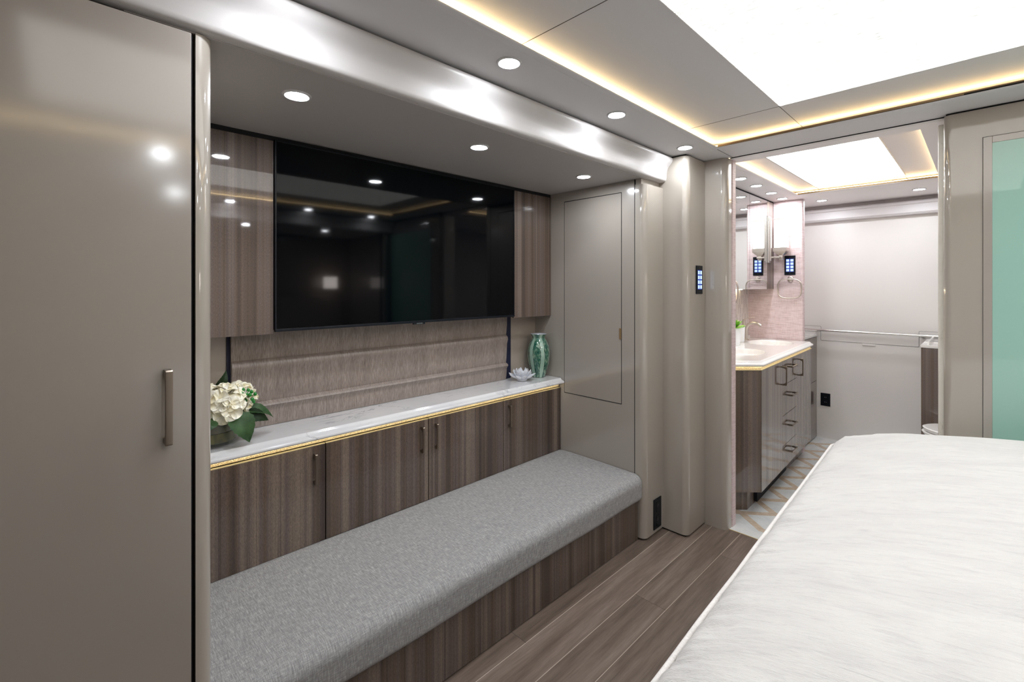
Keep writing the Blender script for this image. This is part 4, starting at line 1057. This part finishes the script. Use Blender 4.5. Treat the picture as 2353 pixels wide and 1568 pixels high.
# low cabinet beyond the pink wall
lc_ = thing('linen_cabinet', 'low wood-grain cabinet between the pink wall and back wall', 'cabinet', (4.63, 1.25, 0))
obj('body', bx(XK + .062, XB - .001, 1.062, 1.438, 0.0, 0.905), 'wood_gloss', lc_)
obj('top', bx(XK + .062, XB - .001, 1.045, 1.438, 0.905, 0.925, bev=.002), 'ceramic', lc_)
d = obj('door', bx(XK + .064, XB - .003, 1.050, 1.061, 0.008, 0.505, bev=.0008), 'wood_gloss', lc_)
obj('handle', bx(4.50, 4.512, 1.030, 1.050, 0.40, 0.50, bev=.002), 'nickel_dark', d)
obj('drawer', bx(XK + .064, XB - .003, 1.050, 1.061, 0.509, 0.900, bev=.0008), 'wood_gloss', lc_)

# back wall towel rail
tr = thing('towel_rail', 'long chrome rail across the bathroom back wall', 'towel rail', (XB, 0.6, 0.965))
obj('bar', tube(B(), [(4.825, 1.30, 0.965), (4.825, -0.3, 0.965)], .0095, 14), 'chrome', tr, sharp=80)
for y in (1.04, 0.335):
    obj('bracket', bx(4.825, XB, y - .008, y + .008, 0.953, 0.963, bev=.002), 'nickel', tr)
fp = thing('flip_panel', 'flush pale access panel under the bathroom towel rail', 'wall hatch', (XB, 0.69, 0.87))
def rrect(y0, y1, z0, z1, r_):
    return arc(y1 - r_, z1 - r_, r_, 0, 90, 5) + arc(y0 + r_, z1 - r_, r_, 90, 180, 5) + arc(y0 + r_, z0 + r_, r_, 180, 270, 5) + arc(y1 - r_, z0 + r_, r_, 270, 360, 5)
b = B(); prism(b, rrect(.3555, 1.0215, .8685, .962, .008), 'x', XB - .001, XB); prism(b, rrect(1.018, 1.16, .945, .9965, .01), 'x', XB - .001, XB); prism(b, rrect(.16, .3585, .945, .9965, .01), 'x', XB - .001, XB)
obj('joint', b, 'seam_grey', fp)
b = B(); prism(b, rrect(.358, 1.019, .871, .959, .007), 'x', XB - .002, XB - .0009); prism(b, rrect(1.02, 1.158, .947, .9945, .009), 'x', XB - .002, XB - .0009); prism(b, rrect(.162, .3565, .947, .9945, .009), 'x', XB - .002, XB - .0009)
obj('panel', b, 'bath_wall', fp)
obj('finger_tab', bx(XB - .006, XB, 0.63, 0.72, .850, .868, bev=.002), 'bath_wall', fp)

# cabinet and toilet on the right
rc = thing('side_cabinet', 'wood-grain half-height cabinet beside the marble doorway edge', 'cabinet', (4.6, 0.0, 0))
obj('body', bx(4.30, 4.80, -0.899, 0.303, 0, 0.925), 'wood_gloss', rc)
obj('top', bx(4.296, 4.80, -0.899, 0.306, 0.925, 0.943, bev=.002), 'ceramic', rc)
obj('upstand', bx(4.34, 4.80, 0.262, 0.274, 0.943, 0.965, bev=.001), 'ceramic', rc)
tl = thing('toilet', 'white toilet with closed lid glimpsed above the bed edge', 'toilet', (4.03, -0.1, 0))
def oval(cx_, cy_, rx_, ry_, z0, z1, tp=1.0):
    b = B(); lathe(b, [(0, z0), (tp * 1, z0), (1, z0 + (z1 - z0) * .8), (.985, z1 - .003), (.95, z1), (0, z1)], (0, 0, 0), 40)
    for v in b.verts: v.co.x = cx_ + v.co.x * rx_; v.co.y = cy_ + v.co.y * ry_
    bmesh.ops.recalc_face_normals(b, faces=b.faces[:]); return b
obj('bowl', oval(4.03, 0.02, .17, .25, 0.0, .40, .6), 'ceramic', tl, sharp=60)
obj('seat', oval(4.03, 0.02, .18, .262, .402, .420, .97), 'ceramic', tl, sharp=60)
obj('lid', oval(4.03, 0.02, .178, .258, .424, .448, .97), 'ceramic', tl, sharp=60)
obj('tank', bx(3.84, 4.22, -0.50, -0.26, .0, .78, bev=.02, seg=4), 'ceramic', tl)
